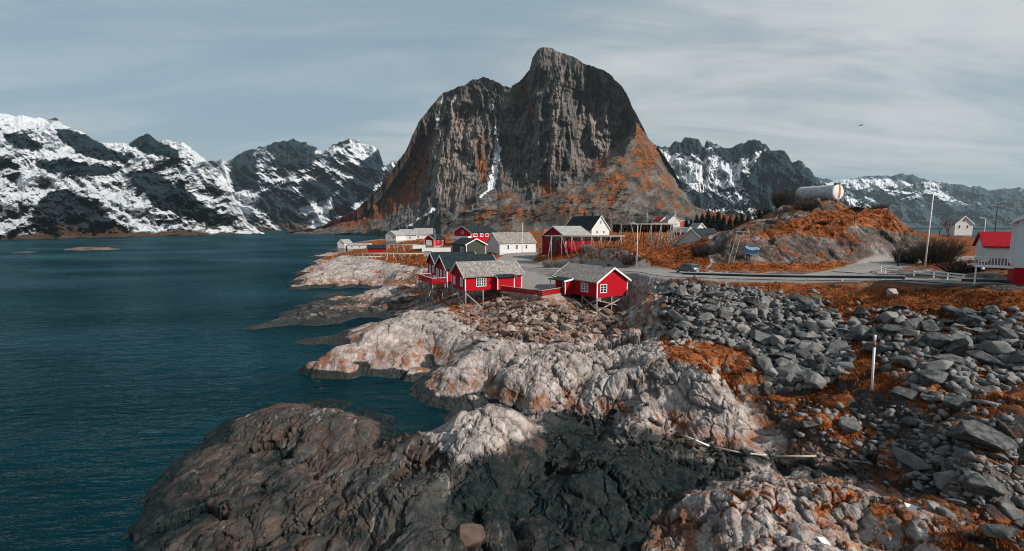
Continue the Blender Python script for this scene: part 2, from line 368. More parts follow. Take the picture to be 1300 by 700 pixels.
def joints(x, y, z):
    """blocks and joints of the rock, as an offset along the surface normal (metres), and how open the joint is"""
    s = y * math.cos(FOL) + x * math.sin(FOL); t = x * math.cos(FOL) - y * math.sin(FOL); z = z + .35 * t
    ux, uy = x + .9 * z, y + .8 * z; wa = .45 * fbm(ux / 1.6, uy / 1.6, 4, 71, .6); wb = .45 * fbm((x - .8 * z) / 1.6 + 4, (y + z) / 1.6, 4, 72, .6)
    brk = sstep(fbm(x / 6 + 3, y / 6, 3, 66), -.15, .2)
    a, ai = worley3((s + wa) / 3.0, (t + wb) / 2.7, (z + wa) / 2.0, 73)
    b_, bi = worley3((s + wa) / 1.2 + 5, (t + wb) / 1.1, (z + wb) / .8, 74)
    c, ci = worley3((s + wa) / .5, (t + wb) / .36 + 3, (z + wb) / .30, 75)
    e1 = 1 - sstep(a, 0, .06); e2 = (1 - sstep(b_, 0, .08)) * (.25 + .75 * brk); e3 = (1 - sstep(c, 0, .10)) * brk
    d = .10 * sstep(a, 0, .4) + .50 * (ai - .5) * sstep(a, 0, .16) - .20 * e1 + (.15 + .85 * brk) * (.045 * sstep(b_, 0, .3) + .22 * (bi - .5) * sstep(b_, 0, .18)) - .10 * e2 + brk * .05 * (ci - .5) * sstep(c, 0, .2) - .03 * e3 + .05 * fbm(ux * 1.7, (y - .9 * z) * 1.7, 5, 76, .62) + .10 * fbm(ux / 1.5, uy / 1.5, 3, 77)
    # bedding: long ledges running with the grain
    for sp, am, sd in ((1.7, .20, 78), (.62, .075, 79)):
        q = (t + .7 * (z - .35 * t) + .55 * fbm(s / 5, t / 3, 4, sd, .55)) / sp; fr = q - np.floor(q)
        mk = sstep(fbm(s / 7 + sd, t / 4, 3, sd + 5), -.1, .25)
        d = d + am * mk * (np.minimum(fr / .86, (1 - fr) / .14) - .5)
    return d, np.maximum(e1, np.maximum(.8 * e2, .4 * e3))
def _wpoly(pts, z): return [tuple(float(v) for v in P(a, b, z)[:2]) for a, b in pts]
SLABS = [(_wpoly([(385, 463), (400, 468), (440, 473), (500, 476), (542, 472), (566, 456), (596, 430), (566, 392), (520, 402), (480, 426), (430, 448), (400, 456)], .3), 2.3),
         (_wpoly([(520, 494), (545, 511), (590, 520), (645, 505), (650, 470), (600, 462), (560, 464), (537, 474)], .3), 2.4)]
CHANNEL = _wpoly([(420, 486), (450, 500), (520, 517), (565, 525), (606, 527), (614, 522), (575, 521), (540, 515), (512, 502), (505, 488), (530, 474), (470, 480)], -.2)
BAY = _wpoly([(400, 482), (470, 484), (512, 496), (560, 514), (604, 524), (566, 528), (520, 531), (490, 527), (455, 519), (444, 506), (415, 500)], -.2)
def ground_full(x, y):
    x = np.asarray(x, float); y = np.asarray(y, float)
    t, u = _tu(x, y)
    z = _bil(_Z, t, u); A = _bil(_AM, t, u)
    h, cr = rockfield(x, y)
    r = np.hypot(x, y)
    z = z + A * h * np.clip(.75 + r / 160, .9, 1.8)
    z = z + .12 * fbm(x / 3, y / 3, 4, 70) * np.clip(A * 3, .1, 1)
    m = (r < 95) & (z < 3.0) & (x < 8)
    if m.any():
        xm, ym, zm = x[m], y[m], z[m]
        kc = np.maximum(softpoly(xm, ym, CHANNEL, .7), softpoly(xm + .8 * fbm(xm / 2, ym / 2, 3, 98), ym, BAY, .9)); zm = zm + kc * (np.minimum(zm, -.7) - zm)
        for poly, top in SLABS:
            d = polydist(xm, ym, poly, True) * np.where(inpoly(xm, ym, poly), 1, -1) + .9 * fbm(xm / 3, ym / 3, 4, 97)
            tz = np.where(d > -2, np.minimum(top, .55 * d + .15) + .25 * np.clip(h[m], -1, 1) * np.clip(d, 0, 1), -9.)
            zm = np.maximum(zm, tz)
        z[m] = zm
    lo = (z < .9) & (r < 60)
    if lo.any():
        qx, qy = proj(x[lo], y[lo], 0 * x[lo]); kf = softpoly(qx, qy, [(640, 520), (720, 522), (900, 545), (1150, 580), (1150, 620), (900, 700), (660, 720), (600, 560)], 14)
        zl = z[lo]; z[lo] = zl + kf * np.maximum(0, .28 - zl)
    flat = np.zeros(x.shape)
    for C, wd in ((ROADC, 3.3), (ROADB, 2.2)):
        m = (x > C[:, 0].min() - 9) & (x < C[:, 0].max() + 9) & (y > C[:, 1].min() - 9) & (y < C[:, 1].max() + 9)
        if m.any():
            d, rz = along(x[m], y[m], C); k = 1 - sstep(d, wd + .6, wd + 3.0)
            zz = z[m]; zz = zz + (rz - .06 - zz) * k; z[m] = zz; fl = flat[m]; fl = np.maximum(fl, k); flat[m] = fl
    ky = softpoly(x, y, YARD, .5) * (1 - flat)
    yz = 7.1 + np.clip((y - 85) / 20, 0, 1) * 1.6
    z = z + (yz - z) * ky; flat = np.maximum(flat, ky)
    return z, A, cr, flat
def ground(x, y):
    s = np.ndim(x) == 0
    z = ground_full(np.atleast_1d(np.asarray(x, float)), np.atleast_1d(np.asarray(y, float)))[0]
    return float(z[0]) if s else z
_HR = np.exp(np.linspace(math.log(17), math.log(690), 1300))
GRID = {}
def grid_z(x, y):
    """height read back from the built ground sheet (fast)"""
    t, u = _tu(x, y); G, lr = GRID['z'], GRID['lr']
    a = np.clip((t + .955) / 1.91 * (G.shape[1] - 1), 0, G.shape[1] - 1.001)
    b = np.interp(u, lr, np.arange(len(lr))); b = np.clip(b, 0, len(lr) - 1.001)
    i = a.astype(int); j = b.astype(int); a = a - i; b = b - j
    return (G[j, i] * (1 - a) + G[j, i + 1] * a) * (1 - b) + (G[j + 1, i] * (1 - a) + G[j + 1, i + 1] * a) * b
def hit(px, py):
    """where sight lines first meet the ground -> x, y, z arrays (nan when missed)"""
    px = np.atleast_1d(np.asarray(px, float)); py = np.atleast_1d(np.asarray(py, float)); out = []
    for c in range(0, len(px), 2000):
        d = ray(px[c:c + 2000], py[c:c + 2000]); k = np.hypot(d[:, 0], d[:, 1])
        X = d[:, :1] / k[:, None] * _HR; Y = d[:, 1:2] / k[:, None] * _HR; Zr = CAMZ + d[:, 2:] / k[:, None] * _HR
        G = grid_z(X, Y)
        below = Zr <= np.maximum(G, 0.0)
        idx = below.argmax(1); ok = below.any(1); ii = np.arange(len(d))
        o = np.stack([X[ii, idx], Y[ii, idx], G[ii, idx]], 1); o[~ok] = np.nan; out.append(o)
    return np.concatenate(out)

# ------------------------------------------------------------------ rock and turf material of the ground
def terrain_mat():
    m, n, b = newmat("rock_and_turf", .85, .05)
    pos = n.node('ShaderNodeNewGeometry').outputs['Position']
    grass, wet, stain, dark, crack, bare = (n.attr(k) for k in ('grass', 'wet', 'stain', 'dark', 'crack', 'gravel'))
    fol = n.mapping(pos, scale=(1, .5, .8), rot=(0, 0, FOL))
    wj = n.node('ShaderNodeVectorMath', operation='MULTIPLY_ADD')
    nzc = n.node('ShaderNodeTexNoise'); n.link(pos, nzc.inputs['Vector']); nzc.inputs['Scale'].default_value = .9; nzc.inputs['Detail'].default_value = 4
    n.link(nzc.outputs['Color'], wj.inputs[0]); wj.inputs[1].default_value = (1.1, 1.1, 1.1); n.link(n.mapping(pos, scale=(1, .55, .9), rot=(0, 0, FOL)), wj.inputs[2])
    j1 = n.voro(wj.outputs[0], .85, 'DISTANCE_TO_EDGE').outputs['Distance']; j2 = n.voro(wj.outputs[0], 2.6, 'DISTANCE_TO_EDGE').outputs['Distance']
    jn = n.math('MAXIMUM', n.step(j1, .035, .0), n.math('MULTIPLY', n.step(j2, .05, .0), n.math('MULTIPLY', n.step(n.noise(pos, .5, 3, .5), .45, .6), .8)))
    a1 = n.noise(pos, .22, 6, .6); a2 = n.noise(fol, 1.3, 8, .62, .4); a3 = n.noise(pos, 9, 6, .6)
    speck = n.noise(pos, 30, 3, .6)
    rock = n.mix(n.step(a2, .33, .68), (.27, .242, .228), (.52, .475, .45))
    rock = n.mix(n.step(a1, .38, .7), rock, n.mix(n.step(a2, .3, .7), (.15, .14, .135), (.38, .345, .325)))
    rock = n.mix(n.math('MULTIPLY', n.step(a3, .55, .72), .45), rock, (.16, .145, .135))
    rock = n.mix(n.math('MULTIPLY', n.step(a3, .44, .3), .35), rock, (.50, .465, .44))
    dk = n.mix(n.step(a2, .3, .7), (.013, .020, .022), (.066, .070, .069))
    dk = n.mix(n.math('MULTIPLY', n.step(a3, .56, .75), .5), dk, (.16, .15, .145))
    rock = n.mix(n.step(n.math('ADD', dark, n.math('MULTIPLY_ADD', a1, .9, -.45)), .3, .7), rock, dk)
    vein = n.step(n.noise(n.mapping(pos, scale=(1.6, .35, 1.2), rot=(0, 0, FOL)), 1.0, 9, .7, 1.0), .56, .66)
    rock = n.mix(n.math('MULTIPLY', vein, .55), rock, (.33, .30, .28))
    # rust-coloured staining
    stn = n.math('MULTIPLY', stain, n.step(n.math('ADD', n.noise(fol, .9, 6, .6), n.math('MULTIPLY', a3, .3)), .5, .78))
    rock = n.mix(n.math('MULTIPLY', stn, .95), rock, n.mix(a3, (.30, .105, .040), (.12, .06, .036)))
    # lichen flecks
    rock = n.mix(n.math('MULTIPLY', n.step(speck, .6, .75), .25), rock, (.09, .088, .085))
    # dirt in the joints
    rock = n.mix(n.math('MULTIPLY', n.math('MAXIMUM', crack, n.math('MULTIPLY', jn, .6)), .75), rock, (.05, .04, .033))
    # weed and black tidal growth, in the foreground also painted vignette
    wt = n.step(n.math('ADD', wet, n.math('MULTIPLY_ADD', n.noise(pos, 1.1, 7, .65), .8, -.4)), .35, .62)
    weed = n.mix(n.step(n.noise(pos, 2.2, 5, .6), .42, .62), (.004, .011, .013), n.mix(a3, (.012, .020, .020), (.026, .028, .026)))
    rock = n.mix(n.math('MULTIPLY', wt, .93), rock, weed)
    # turf
    gn = n.math('ADD', grass, n.math('MULTIPLY_ADD', n.noise(pos, 1.3, 7, .65), .7, -.35))
    g = n.math('MULTIPLY', n.step(gn, .42, .58), n.math('SUBTRACT', 1, wt))
    gc = n.mix(n.step(n.noise(pos, 2.5, 6, .65), .38, .64), (.06, .027, .014), (.30, .085, .023))
    gc = n.mix(n.math('MULTIPLY', n.step(n.noise(pos, .5, 5, .6), .5, .68), .7), gc, (.42, .15, .05))
    gc = n.mix(n.math('MULTIPLY', n.step(n.noise(pos, .8, 5, .6), .56, .7), .75), gc, (.045, .028, .018))
    c = n.mix(g, rock, gc)
    gv = n.step(n.math('ADD', bare, n.math('MULTIPLY_ADD', a3, .4, -.2)), .4, .6)
    c = n.mix(gv, c, n.mix(n.noise(pos, 1.2, 6, .7), (.15, .14, .135), (.30, .28, .265)))
    n.link(c, b.inputs['Base Color'])
    n.link(n.math('MULTIPLY_ADD', wt, -.32, .9), b.inputs['Roughness'])
    hgt = n.math('ADD', n.math('MULTIPLY', n.noise(fol, 3, 9, .68, .3), .6), n.math('MULTIPLY', n.noise(pos, 12, 5, .7), .3))
    hgt = n.math('SUBTRACT', hgt, n.math('MULTIPLY', jn, .55))
    n.link(n.bump(hgt, .6, .12), b.inputs['Normal'])
    return m
M_TER = terrain_mat()

# masks are attributes of the ground: what grows or lies where, and shade painted in
def masks(x, y, z, A, cr, flat, slope):
    px, py = proj(x, y, z)
    px = px + 26 * fbm(x / 3.5, y / 3.5, 5, 91, .6) * np.clip(30 / np.hypot(x, y), .2, 1); py = py + 16 * fbm(x / 3.5 + 40, y / 3.5, 5, 92, .6) * np.clip(30 / np.hypot(x, y), .15, 1)
    grass = np.zeros(x.shape)
    def gp(poly, val, soft=10):
        np.maximum(grass, val * softpoly(px, py, poly, soft), out=grass)
    right = [(850, 345), (990, 350), (1320, 366), (1320, 720), (1120, 720), (1100, 640), (1060, 600), (1000, 560), (960, 520), (920, 450), (880, 400)]
    gp(right, .56, 14)
    gp([(940, 362), (1320, 368), (1320, 420), (1180, 415), (1050, 400)], .95, 6)
    gp([(1010, 450), (1120, 430), (1150, 520), (1110, 590), (1040, 560), (960, 500)], .74, 14)
    gp([(870, 600), (1000, 590), (1320, 640), (1320, 720), (830, 720)], .43, 10)
    gp([(830, 420), (900, 420), (980, 470), (990, 545), (900, 500), (840, 460)], .60, 8)
    gp([(790, 346), (862, 346), (862, 400), (815, 440), (790, 440)], .5, 6)
    village = [(405, 318), (470, 330), (560, 345), (700, 332), (800, 346), (900, 345), (905, 250), (850, 250), (600, 280), (480, 296), (400, 300)]
    gp(village, .78, 4)
    gp([(720, 300), (900, 290), (900, 342), (790, 345), (730, 330)], .95, 5)
    gp([(905, 330), (905, 250), (1180, 250), (1180, 345), (905, 345)], .42, 4)
    gp([(935, 308), (985, 286), (1055, 264), (1160, 266), (1165, 300), (1080, 292), (1120, 318), (1060, 306), (1010, 300), (960, 302)], 1.0, 6)
    gp([(905, 334), (1160, 332), (1160, 346), (905, 346)], .8, 3)
    gp([(560, 372), (620, 372), (800, 380), (800, 415), (740, 430), (600, 420), (560, 395)], .45, 6)
    gp([(470, 340), (560, 340), (590, 400), (540, 385), (480, 360)], .50, 6)
    gp([(1150, 285), (1320, 290), (1320, 354), (1130, 340)], .56, 4)
    far = np.hypot(x, y) > 240
    grass[far] = np.maximum(grass[far], .62)
    rip = softpoly(px, py, [(852, 358), (905, 362), (990, 372), (1045, 390), (1065, 420), (1060, 465), (1030, 495), (990, 495), (958, 450), (905, 430), (850, 428), (838, 405)], 8)
    rub = softpoly(px, py, [(598, 395), (640, 376), (700, 384), (790, 398), (795, 425), (735, 440), (640, 432)], 5)
    grass *= 1 - .85 * rip; grass *= 1 - .8 * rub
    grass = np.clip(grass - sstep(slope, .5, 1.1) * .5 + .22 * fbm(x / 4, y / 4, 4, 80) + .25 * cr * (grass > .3), 0, 1.2)
    # turf does not grow near the tide line
    grass *= sstep(z, 1.3, 2.6)
    nz = fbm(x / 5, y / 5, 4, 85)
    wet = 1 - sstep(z + .9 * nz, .35, 1.35)
    wp = [(610, 505), (700, 522), (790, 532), (880, 556), (1000, 580), (1110, 592), (1110, 612), (1000, 600), (940, 600), (900, 620), (840, 660), (810, 720), (560, 720), (560, 640), (600, 570), (690, 560)]
    wet = np.maximum(wet, .60 * softpoly(px, py, wp, 16))
    wp2 = [(130, 720), (160, 640), (240, 560), (330, 560), (420, 600), (470, 660), (560, 650), (600, 720)]
    wet = np.maximum(wet, .44 * softpoly(px, py, wp2, 24))  # weed carried higher up the rock here, partly as painted vignette
    wet = np.maximum(wet, .56 * softpoly(px, py, [(330, 425), (380, 372), (470, 376), (520, 368), (560, 380), (500, 400), (420, 425)], 8))
    wet = np.clip(wet + .25 * nz, 0, 1.1)
    stain = np.clip((sstep(z + .8 * nz, .6, 1.3) * (1 - sstep(z + .8 * nz, 1.6, 2.6))) + .26, 0, 1)
    stain *= 1 - .78 * softpoly(px, py, [(100, 720), (200, 540), (450, 495), (560, 530), (640, 560), (700, 525), (800, 535), (900, 570), (1080, 600), (960, 600), (880, 620), (800, 720)], 16)
    stain = np.maximum(stain, .9 * softpoly(px, py, [(560, 372), (640, 372), (800, 385), (860, 350), (860, 400), (780, 430), (700, 440), (600, 425)], 8))
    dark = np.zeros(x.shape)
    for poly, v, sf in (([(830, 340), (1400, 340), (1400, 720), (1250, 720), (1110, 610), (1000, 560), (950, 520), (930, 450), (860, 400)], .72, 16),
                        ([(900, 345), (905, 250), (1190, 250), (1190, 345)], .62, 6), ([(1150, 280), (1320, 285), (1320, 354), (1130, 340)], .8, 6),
                        ([(120, 720), (200, 540), (330, 515), (450, 560), (600, 585), (640, 560), (720, 540), (900, 590), (820, 720)], .92, 20), ([(250, 510), (460, 500), (500, 530), (600, 590), (450, 600)], .78, 10),  # dark foreground rock, with the vignette's falloff painted in
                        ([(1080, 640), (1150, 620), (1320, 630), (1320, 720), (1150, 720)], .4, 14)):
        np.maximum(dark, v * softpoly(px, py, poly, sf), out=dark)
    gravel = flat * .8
    dark = np.maximum(dark, rip)  # ground of the boulder bank blackened to paint shade into the gaps
    return grass, wet, stain, dark, gravel

def build_terrain():
    nt = 1560
    th = np.linspace(-.955, .955, nt)
    lr = np.concatenate([np.arange(math.log(16.5), math.log(62), .0032), np.arange(math.log(62), math.log(150), .0036), np.arange(math.log(150), math.log(705), .009)])
    T, U = np.meshgrid(th, lr); r = np.exp(U)
    z = ground_full((r * np.sin(T)).ravel(), (r * np.cos(T)).ravel())[0].reshape(T.shape)
    GRID['z'] = z; GRID['lr'] = lr
    # second pass: rows crowd together where the ground rises steeply, so that rock faces keep their detail
    el = np.arctan2(z - CAMZ, r); wgt = np.abs(np.diff(el, axis=0)) + .22 * np.diff(U, axis=0)
    wgt = np.minimum(wgt, .02); ker = np.ones(15) / 15
    wgt = np.apply_along_axis(lambda q: np.convolve(np.pad(q, 7, mode='edge'), ker, 'valid'), 1, wgt)
    cw = np.vstack([np.zeros(nt), np.cumsum(wgt, 0)]); nr = 1180; U = np.empty((nr, nt)); tt = np.linspace(0, 1, nr)
    for j in range(nt): U[:, j] = np.interp(tt * cw[-1, j], cw[:, j], lr)
    T = np.broadcast_to(th, U.shape); r = np.exp(U); x = (r * np.sin(T)).ravel(); y = (r * np.cos(T)).ravel()
    z, A, cr, flat = ground_full(x, y)
    e = np.clip(r.ravel() * .004, .12, 1.5); zx = (grid_z(x + e, y) - grid_z(x - e, y)) / (2 * e); zy = (grid_z(x, y + e) - grid_z(x, y - e)) / (2 * e)
    slope = np.hypot(zx, zy); nl = np.sqrt(slope ** 2 + 1); N = np.stack([-zx / nl, -zy / nl, 1 / nl], -1)
    near = (r.ravel() < 135) & (z > -1.5)
    dj, cj = joints(x[near], y[near], z[near])
    k = np.clip(A[near] * 1.25, 0, 1) * (1 - flat[near])
    hx, hy, hz = x.copy(), y.copy(), z.copy()
    hx[near] += N[near, 0] * dj * k; hy[near] += N[near, 1] * dj * k; hz[near] += N[near, 2] * dj * k
    cr = cr * .8; cr[near] = np.maximum(cr[near], cj)
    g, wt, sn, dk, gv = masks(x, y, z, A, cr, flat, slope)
    f = grid_faces(nr, nt)
    low = z < -2.2
    f = f[~low[f].all(1)]
    use = np.zeros(len(x), bool); use[f.ravel()] = True; remap = np.cumsum(use) - 1
    V = np.stack([hx, hy, hz], 1)[use]
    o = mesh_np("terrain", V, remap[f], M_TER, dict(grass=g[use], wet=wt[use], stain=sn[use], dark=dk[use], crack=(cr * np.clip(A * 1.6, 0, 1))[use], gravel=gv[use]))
    o['kind'] = 'structure'
    return o
build_terrain()

# ------------------------------------------------------------------ sea
def water_mat():
    m, n, b = newmat("sea_water", .16, .07)
    pos = n.node('ShaderNodeNewGeometry').outputs['Position']
    b.inputs['IOR'].default_value = 1.33; b.inputs['Specular Tint'].default_value = (.45, .84, 1, 1)
    big = n.noise(n.mapping(pos, scale=(.010, .022, 1), rot=(0, 0, R(-20))), 1, 4, .5)
    n.link(n.mix(n.step(big, .35, .7), (.0006, .013, .019), (.0014, .024, .033)), b.inputs['Base Color'])
    wv = n.mapping(pos, scale=(.36, 1.0, 1), rot=(0, 0, R(-24)))
    h = n.math('ADD', n.math('MULTIPLY', n.noise(wv, .34, 3, .5), 1.1), n.math('MULTIPLY', n.noise(wv, .95, 4, .6, .3), .62))
    h = n.math('ADD', h, n.math('MULTIPLY', n.noise(pos, .05, 3, .5), 1.2))
    n.link(n.bump(h, 1.0, 1.5), b.inputs['Normal'])
    bn = b.inputs['Normal'].links[0].from_socket
    b.inputs['Specular IOR Level'].default_value = 0.0; b.inputs['Roughness'].default_value = .6
    gl = n.node('ShaderNodeBsdfGlossy'); gl.inputs['Color'].default_value = (.50, .80, .90, 1); n.link(n.math('MULTIPLY_ADD', n.step(big, .3, .75), .10, .14), gl.inputs['Roughness']); n.link(bn, gl.inputs['Normal'])
    fr = n.node('ShaderNodeFresnel'); fr.inputs['IOR'].default_value = 1.33; n.link(bn, fr.inputs['Normal'])
    mx = n.node('ShaderNodeMixShader'); n.link(n.math('MULTIPLY', n.math('POWER', fr.outputs[0], 1.35), n.math('MULTIPLY_ADD', n.step(big, .36, .7), .35, .62)), mx.inputs[0]); n.link(b.outputs[0], mx.inputs[1]); n.link(gl.outputs[0], mx.inputs[2])
    n.link(mx.outputs[0], n.n['Material Output'].inputs['Surface'])
    return m
M_SEA = water_mat()
me = bpy.data.meshes.new("sea"); sz = 6500
me.from_pydata([(-sz, -300, 0), (sz, -300, 0), (sz, sz, 0), (-sz, sz, 0)], [], [(0, 1, 2, 3)]); me.materials.append(M_SEA)
sea = bpy.data.objects.new("sea", me); COL.objects.link(sea); sea['kind'] = 'structure'
# sea bed below it
# ================================================================== MOUNTAINS
def mountain_mat(name, rockA, rockB, pink, vegA, vegB, scale):
    m, n, b = newmat(name, .9, .03)
    pos = n.node('ShaderNodeNewGeometry').outputs['Position']
    snow, veg, talus, pk = (n.attr(k) for k in ('snow', 'veg', 'talus', 'pink'))
    streak = n.mapping(pos, scale=(1, 1, .22))
    a = n.noise(streak, .035 * scale, 9, .68, .3); c = n.noise(pos, .02 * scale, 9, .7); d = n.noise(pos, .12 * scale, 5, .7)
    rock = n.mix(n.step(a, .36, .66), rockA, rockB)
    rock = n.mix(n.math('MULTIPLY', pk, n.step(a, .30, .62)), rock, pink)
    rock = n.mix(n.math('MULTIPLY', n.step(n.noise(streak, .09 * scale, 7, .7), .55, .68), .6), rock, tuple(v * .5 for v in rockA))
    rock = n.mix(n.step(talus, .35, .75), rock, n.mix(n.step(c, .36, .64), (.055, .038, .026), (.13, .092, .066)))
    vg = n.step(n.math('ADD', veg, n.math('MULTIPLY_ADD', n.noise(pos, .03 * scale, 10, .70), .9, -.45)), .42, .60)
    vc = n.mix(n.step(n.noise(pos, .06 * scale, 7, .7), .40, .62), vegB, vegA)
    rock = n.mix(vg, rock, vc)
    sn = n.step(n.math('ADD', snow, n.math('MULTIPLY_ADD', n.noise(pos, .05 * scale, 9, .72), .46, -.23)), .42, .58)
    fs = n.step(n.math('ADD', snow, n.math('MULTIPLY_ADD', n.noise(n.mapping(pos, scale=(1, 1, 2.2)), .16 * scale, 7, .75), .9, -.45)), .40, .54)
    sn = n.math('MULTIPLY', sn, n.math('MULTIPLY_ADD', fs, .8, .2))
    sn = n.math('MAXIMUM', sn, n.step(snow, .82, .95))
    col = n.mix(sn, rock, n.mix(n.step(c, .35, .65), (.44, .48, .52), (.60, .615, .63)))
    n.link(col, b.inputs['Base Color'])
    hg = n.math('ADD', a, n.math('MULTIPLY', d, .5))
    n.link(n.bump(n.math('MULTIPLY', n.math('ADD', hg, n.noise(streak, .12 * scale, 6, .7)), n.math('MULTIPLY_ADD', sn, -.75, 1)), .8, 9 / scale), b.inputs['Normal'])
    return m
def interp(pts, x):
    p = np.array(pts, float); return np.interp(x, p[:, 0], p[:, 1])
def mountain(name, sil, foot, near, far, mat, relief, maskfn, step=.8, nrow=200, jag=2.0, prof=1.3, seed=100):
    """a range whose crest, foot and distance are given; slope and relief in metres, with a real back side"""
    x0, x1 = sil[0][0], sil[-1][0]
    px = np.arange(x0, x1 + step, step); n = len(px)
    top = interp(sil, px) + jag * fbm(px / 9, px * 0 + .5, 5, seed, .6) * sstep(interp(foot, px) - interp(sil, px), 0, 30)
    bot = interp(foot, px); nr = interp(near, px); fr = interp(far, px)
    v = np.linspace(0, 1, nrow)[:, None]
    PX = np.broadcast_to(px, (nrow, n)); PY = bot + (top - bot) * v
    g = v ** prof
    base = nr + (fr - nr) * g
    D = base + relief(PX, PY, v, bot - top) * np.minimum(1, 6 * v) * np.minimum(1, (1 - v) * 4 + .15)
    D = np.maximum(D, nr * .93)
    X, Y, Z = PD(PX, PY, D)
    # back slope
    nb = 26; kb = np.linspace(0, 1, nb + 1)[1:, None]
    xt, yt, zt = X[-1], Y[-1], Z[-1]
    sc = 1 + kb * (1.6 * np.maximum(zt, 5) / np.hypot(xt, yt))
    XB = xt * sc; YB = yt * sc; ZB = zt * (1 - kb ** 1.15) - 4 * kb + 12 * fbm(XB / 90, YB / 90, 4, seed + 9) * np.sin(kb * np.pi)
    X = np.vstack([X, XB]); Y = np.vstack([Y, YB]); Z = np.vstack([Z, ZB])
    dzx = np.gradient(D, axis=1)
    at = maskfn(PX, PY, np.broadcast_to(v, PX.shape), Z[:nrow], D)
    at = {k: np.vstack([a, np.repeat(a[-1:], nb, 0)]).ravel() for k, a in at.items()}
    for k in ('snow', 'veg', 'talus', 'pink'):
        if k not in at: at[k] = np.zeros(X.size)
    o = mesh_np(name, np.stack([X.ravel(), Y.ravel(), Z.ravel()], 1), grid_faces(nrow + nb, n), mat, at)
    o['kind'] = 'structure'
    return o
def slope_of(PX, PY, D):
    """how steep the face is: change of depth per change of height (small = cliff)"""
    return np.gradient(D, axis=0) / np.maximum(np.abs(np.gradient(PY, axis=0)) * D / F, 1e-6)

# --- the big rock peak in the middle
M_PEAK = mountain_mat("peak_rock", (.022, .027, .029), (.165, .152, .14), (.28, .228, .20), (.27, .088, .03), (.07, .04, .023), 1.0)
SIL_C = [(330, 299), (360, 296), (400, 290), (425, 281), (450, 268), (475, 245), (492.6, 225), (503, 207), (516, 190), (531, 156), (546.6, 136), (562, 119), (581, 111), (593, 107), (600, 101), (608, 100.5), (614, 98),
         (620, 100), (631, 104), (640, 109), (648, 111), (656.5, 105.6), (664, 98), (672, 88), (676, 73), (683.6, 62.4), (691, 60), (700, 61.5), (708.6, 65), (728, 73), (743, 82), (755, 85), (766.5, 88), (775, 95), (782, 102),
         (795, 117), (803, 136), (815, 160), (824, 177), (840, 192), (855, 217), (870.7, 244), (882, 262), (898, 268), (930, 272), (960, 280)]
FOOT_C = [(330, 300.5), (600, 300), (700, 300), (800, 298), (960, 296)]
CLIFF = [(330, 299), (430, 291), (480, 288), (520, 286), (560, 276), (600, 256), (640, 250), (680, 251), (705, 243), (730, 229), (760, 213), (790, 190), (808, 165), (820, 175), (850, 225), (900, 268), (960, 280)]
def relief_c(PX, PY, v, hgt):
    cl = interp(CLIFF, PX.ravel()).reshape(PX.shape) + 12 * fbm(PX / 25, PY / 25, 4, 191)
    up = sstep(cl - PY, -10, 18)                                   # 1 on the cliff, 0 on the apron
    wx = PX + 7 * fbm(PX / 40, PY / 60, 3, 131)
    but = ridged(wx / 34, PY / 150 + 3, 5, 101) - .5               # buttresses and chimneys
    fine = ridged(wx / 11 + PY / 90, PY / 42, 5, 111) - .5
    micro = ridged(wx / 4.5 - PY / 60, PY / 13, 4, 116) - .5
    block = fbm(PX / 20, PY / 16, 5, 121)
    led = fbm(PX / 26 - PY / 12, PY / 15 + PX / 60, 4, 141)
    d = up * (-80 * but - 36 * fine - 15 * micro - 22 * block - 12 * led) + (1 - up) * (-24 * fbm(PX / 34 + PY / 30, PY / 22, 5, 151) - 16 * (ridged(PX / 24 + PY / 20, PY / 30, 4, 155) - .5))
    # the snow gully and the deep cleft beside it
    gx = interp([(60, 660), (105, 640), (135, 630), (160, 628), (190, 632), (215, 629), (240, 622), (262, 600), (300, 540)], PY.ravel()).reshape(PX.shape)
    d += 22 * np.exp(-((PX - gx) / 9) ** 2) * sstep(260 - PY, 0, 30)
    # prow of the summit block, right-hand wall turning away
    d -= 110 * np.exp(-((PX - 705) / 30) ** 2) * sstep(250 - PY, 0, 60)
    d += 40 * sstep(PX, 745, 815) * up
    d -= 28 * np.exp(-((PX - 580) / 30) ** 2) * sstep(275 - PY, 0, 60)
    # apron rises at gentler slope than the wall above it
    d += up * 150 * sstep(v, .12, .5) - 40 * (1 - up)
    return d
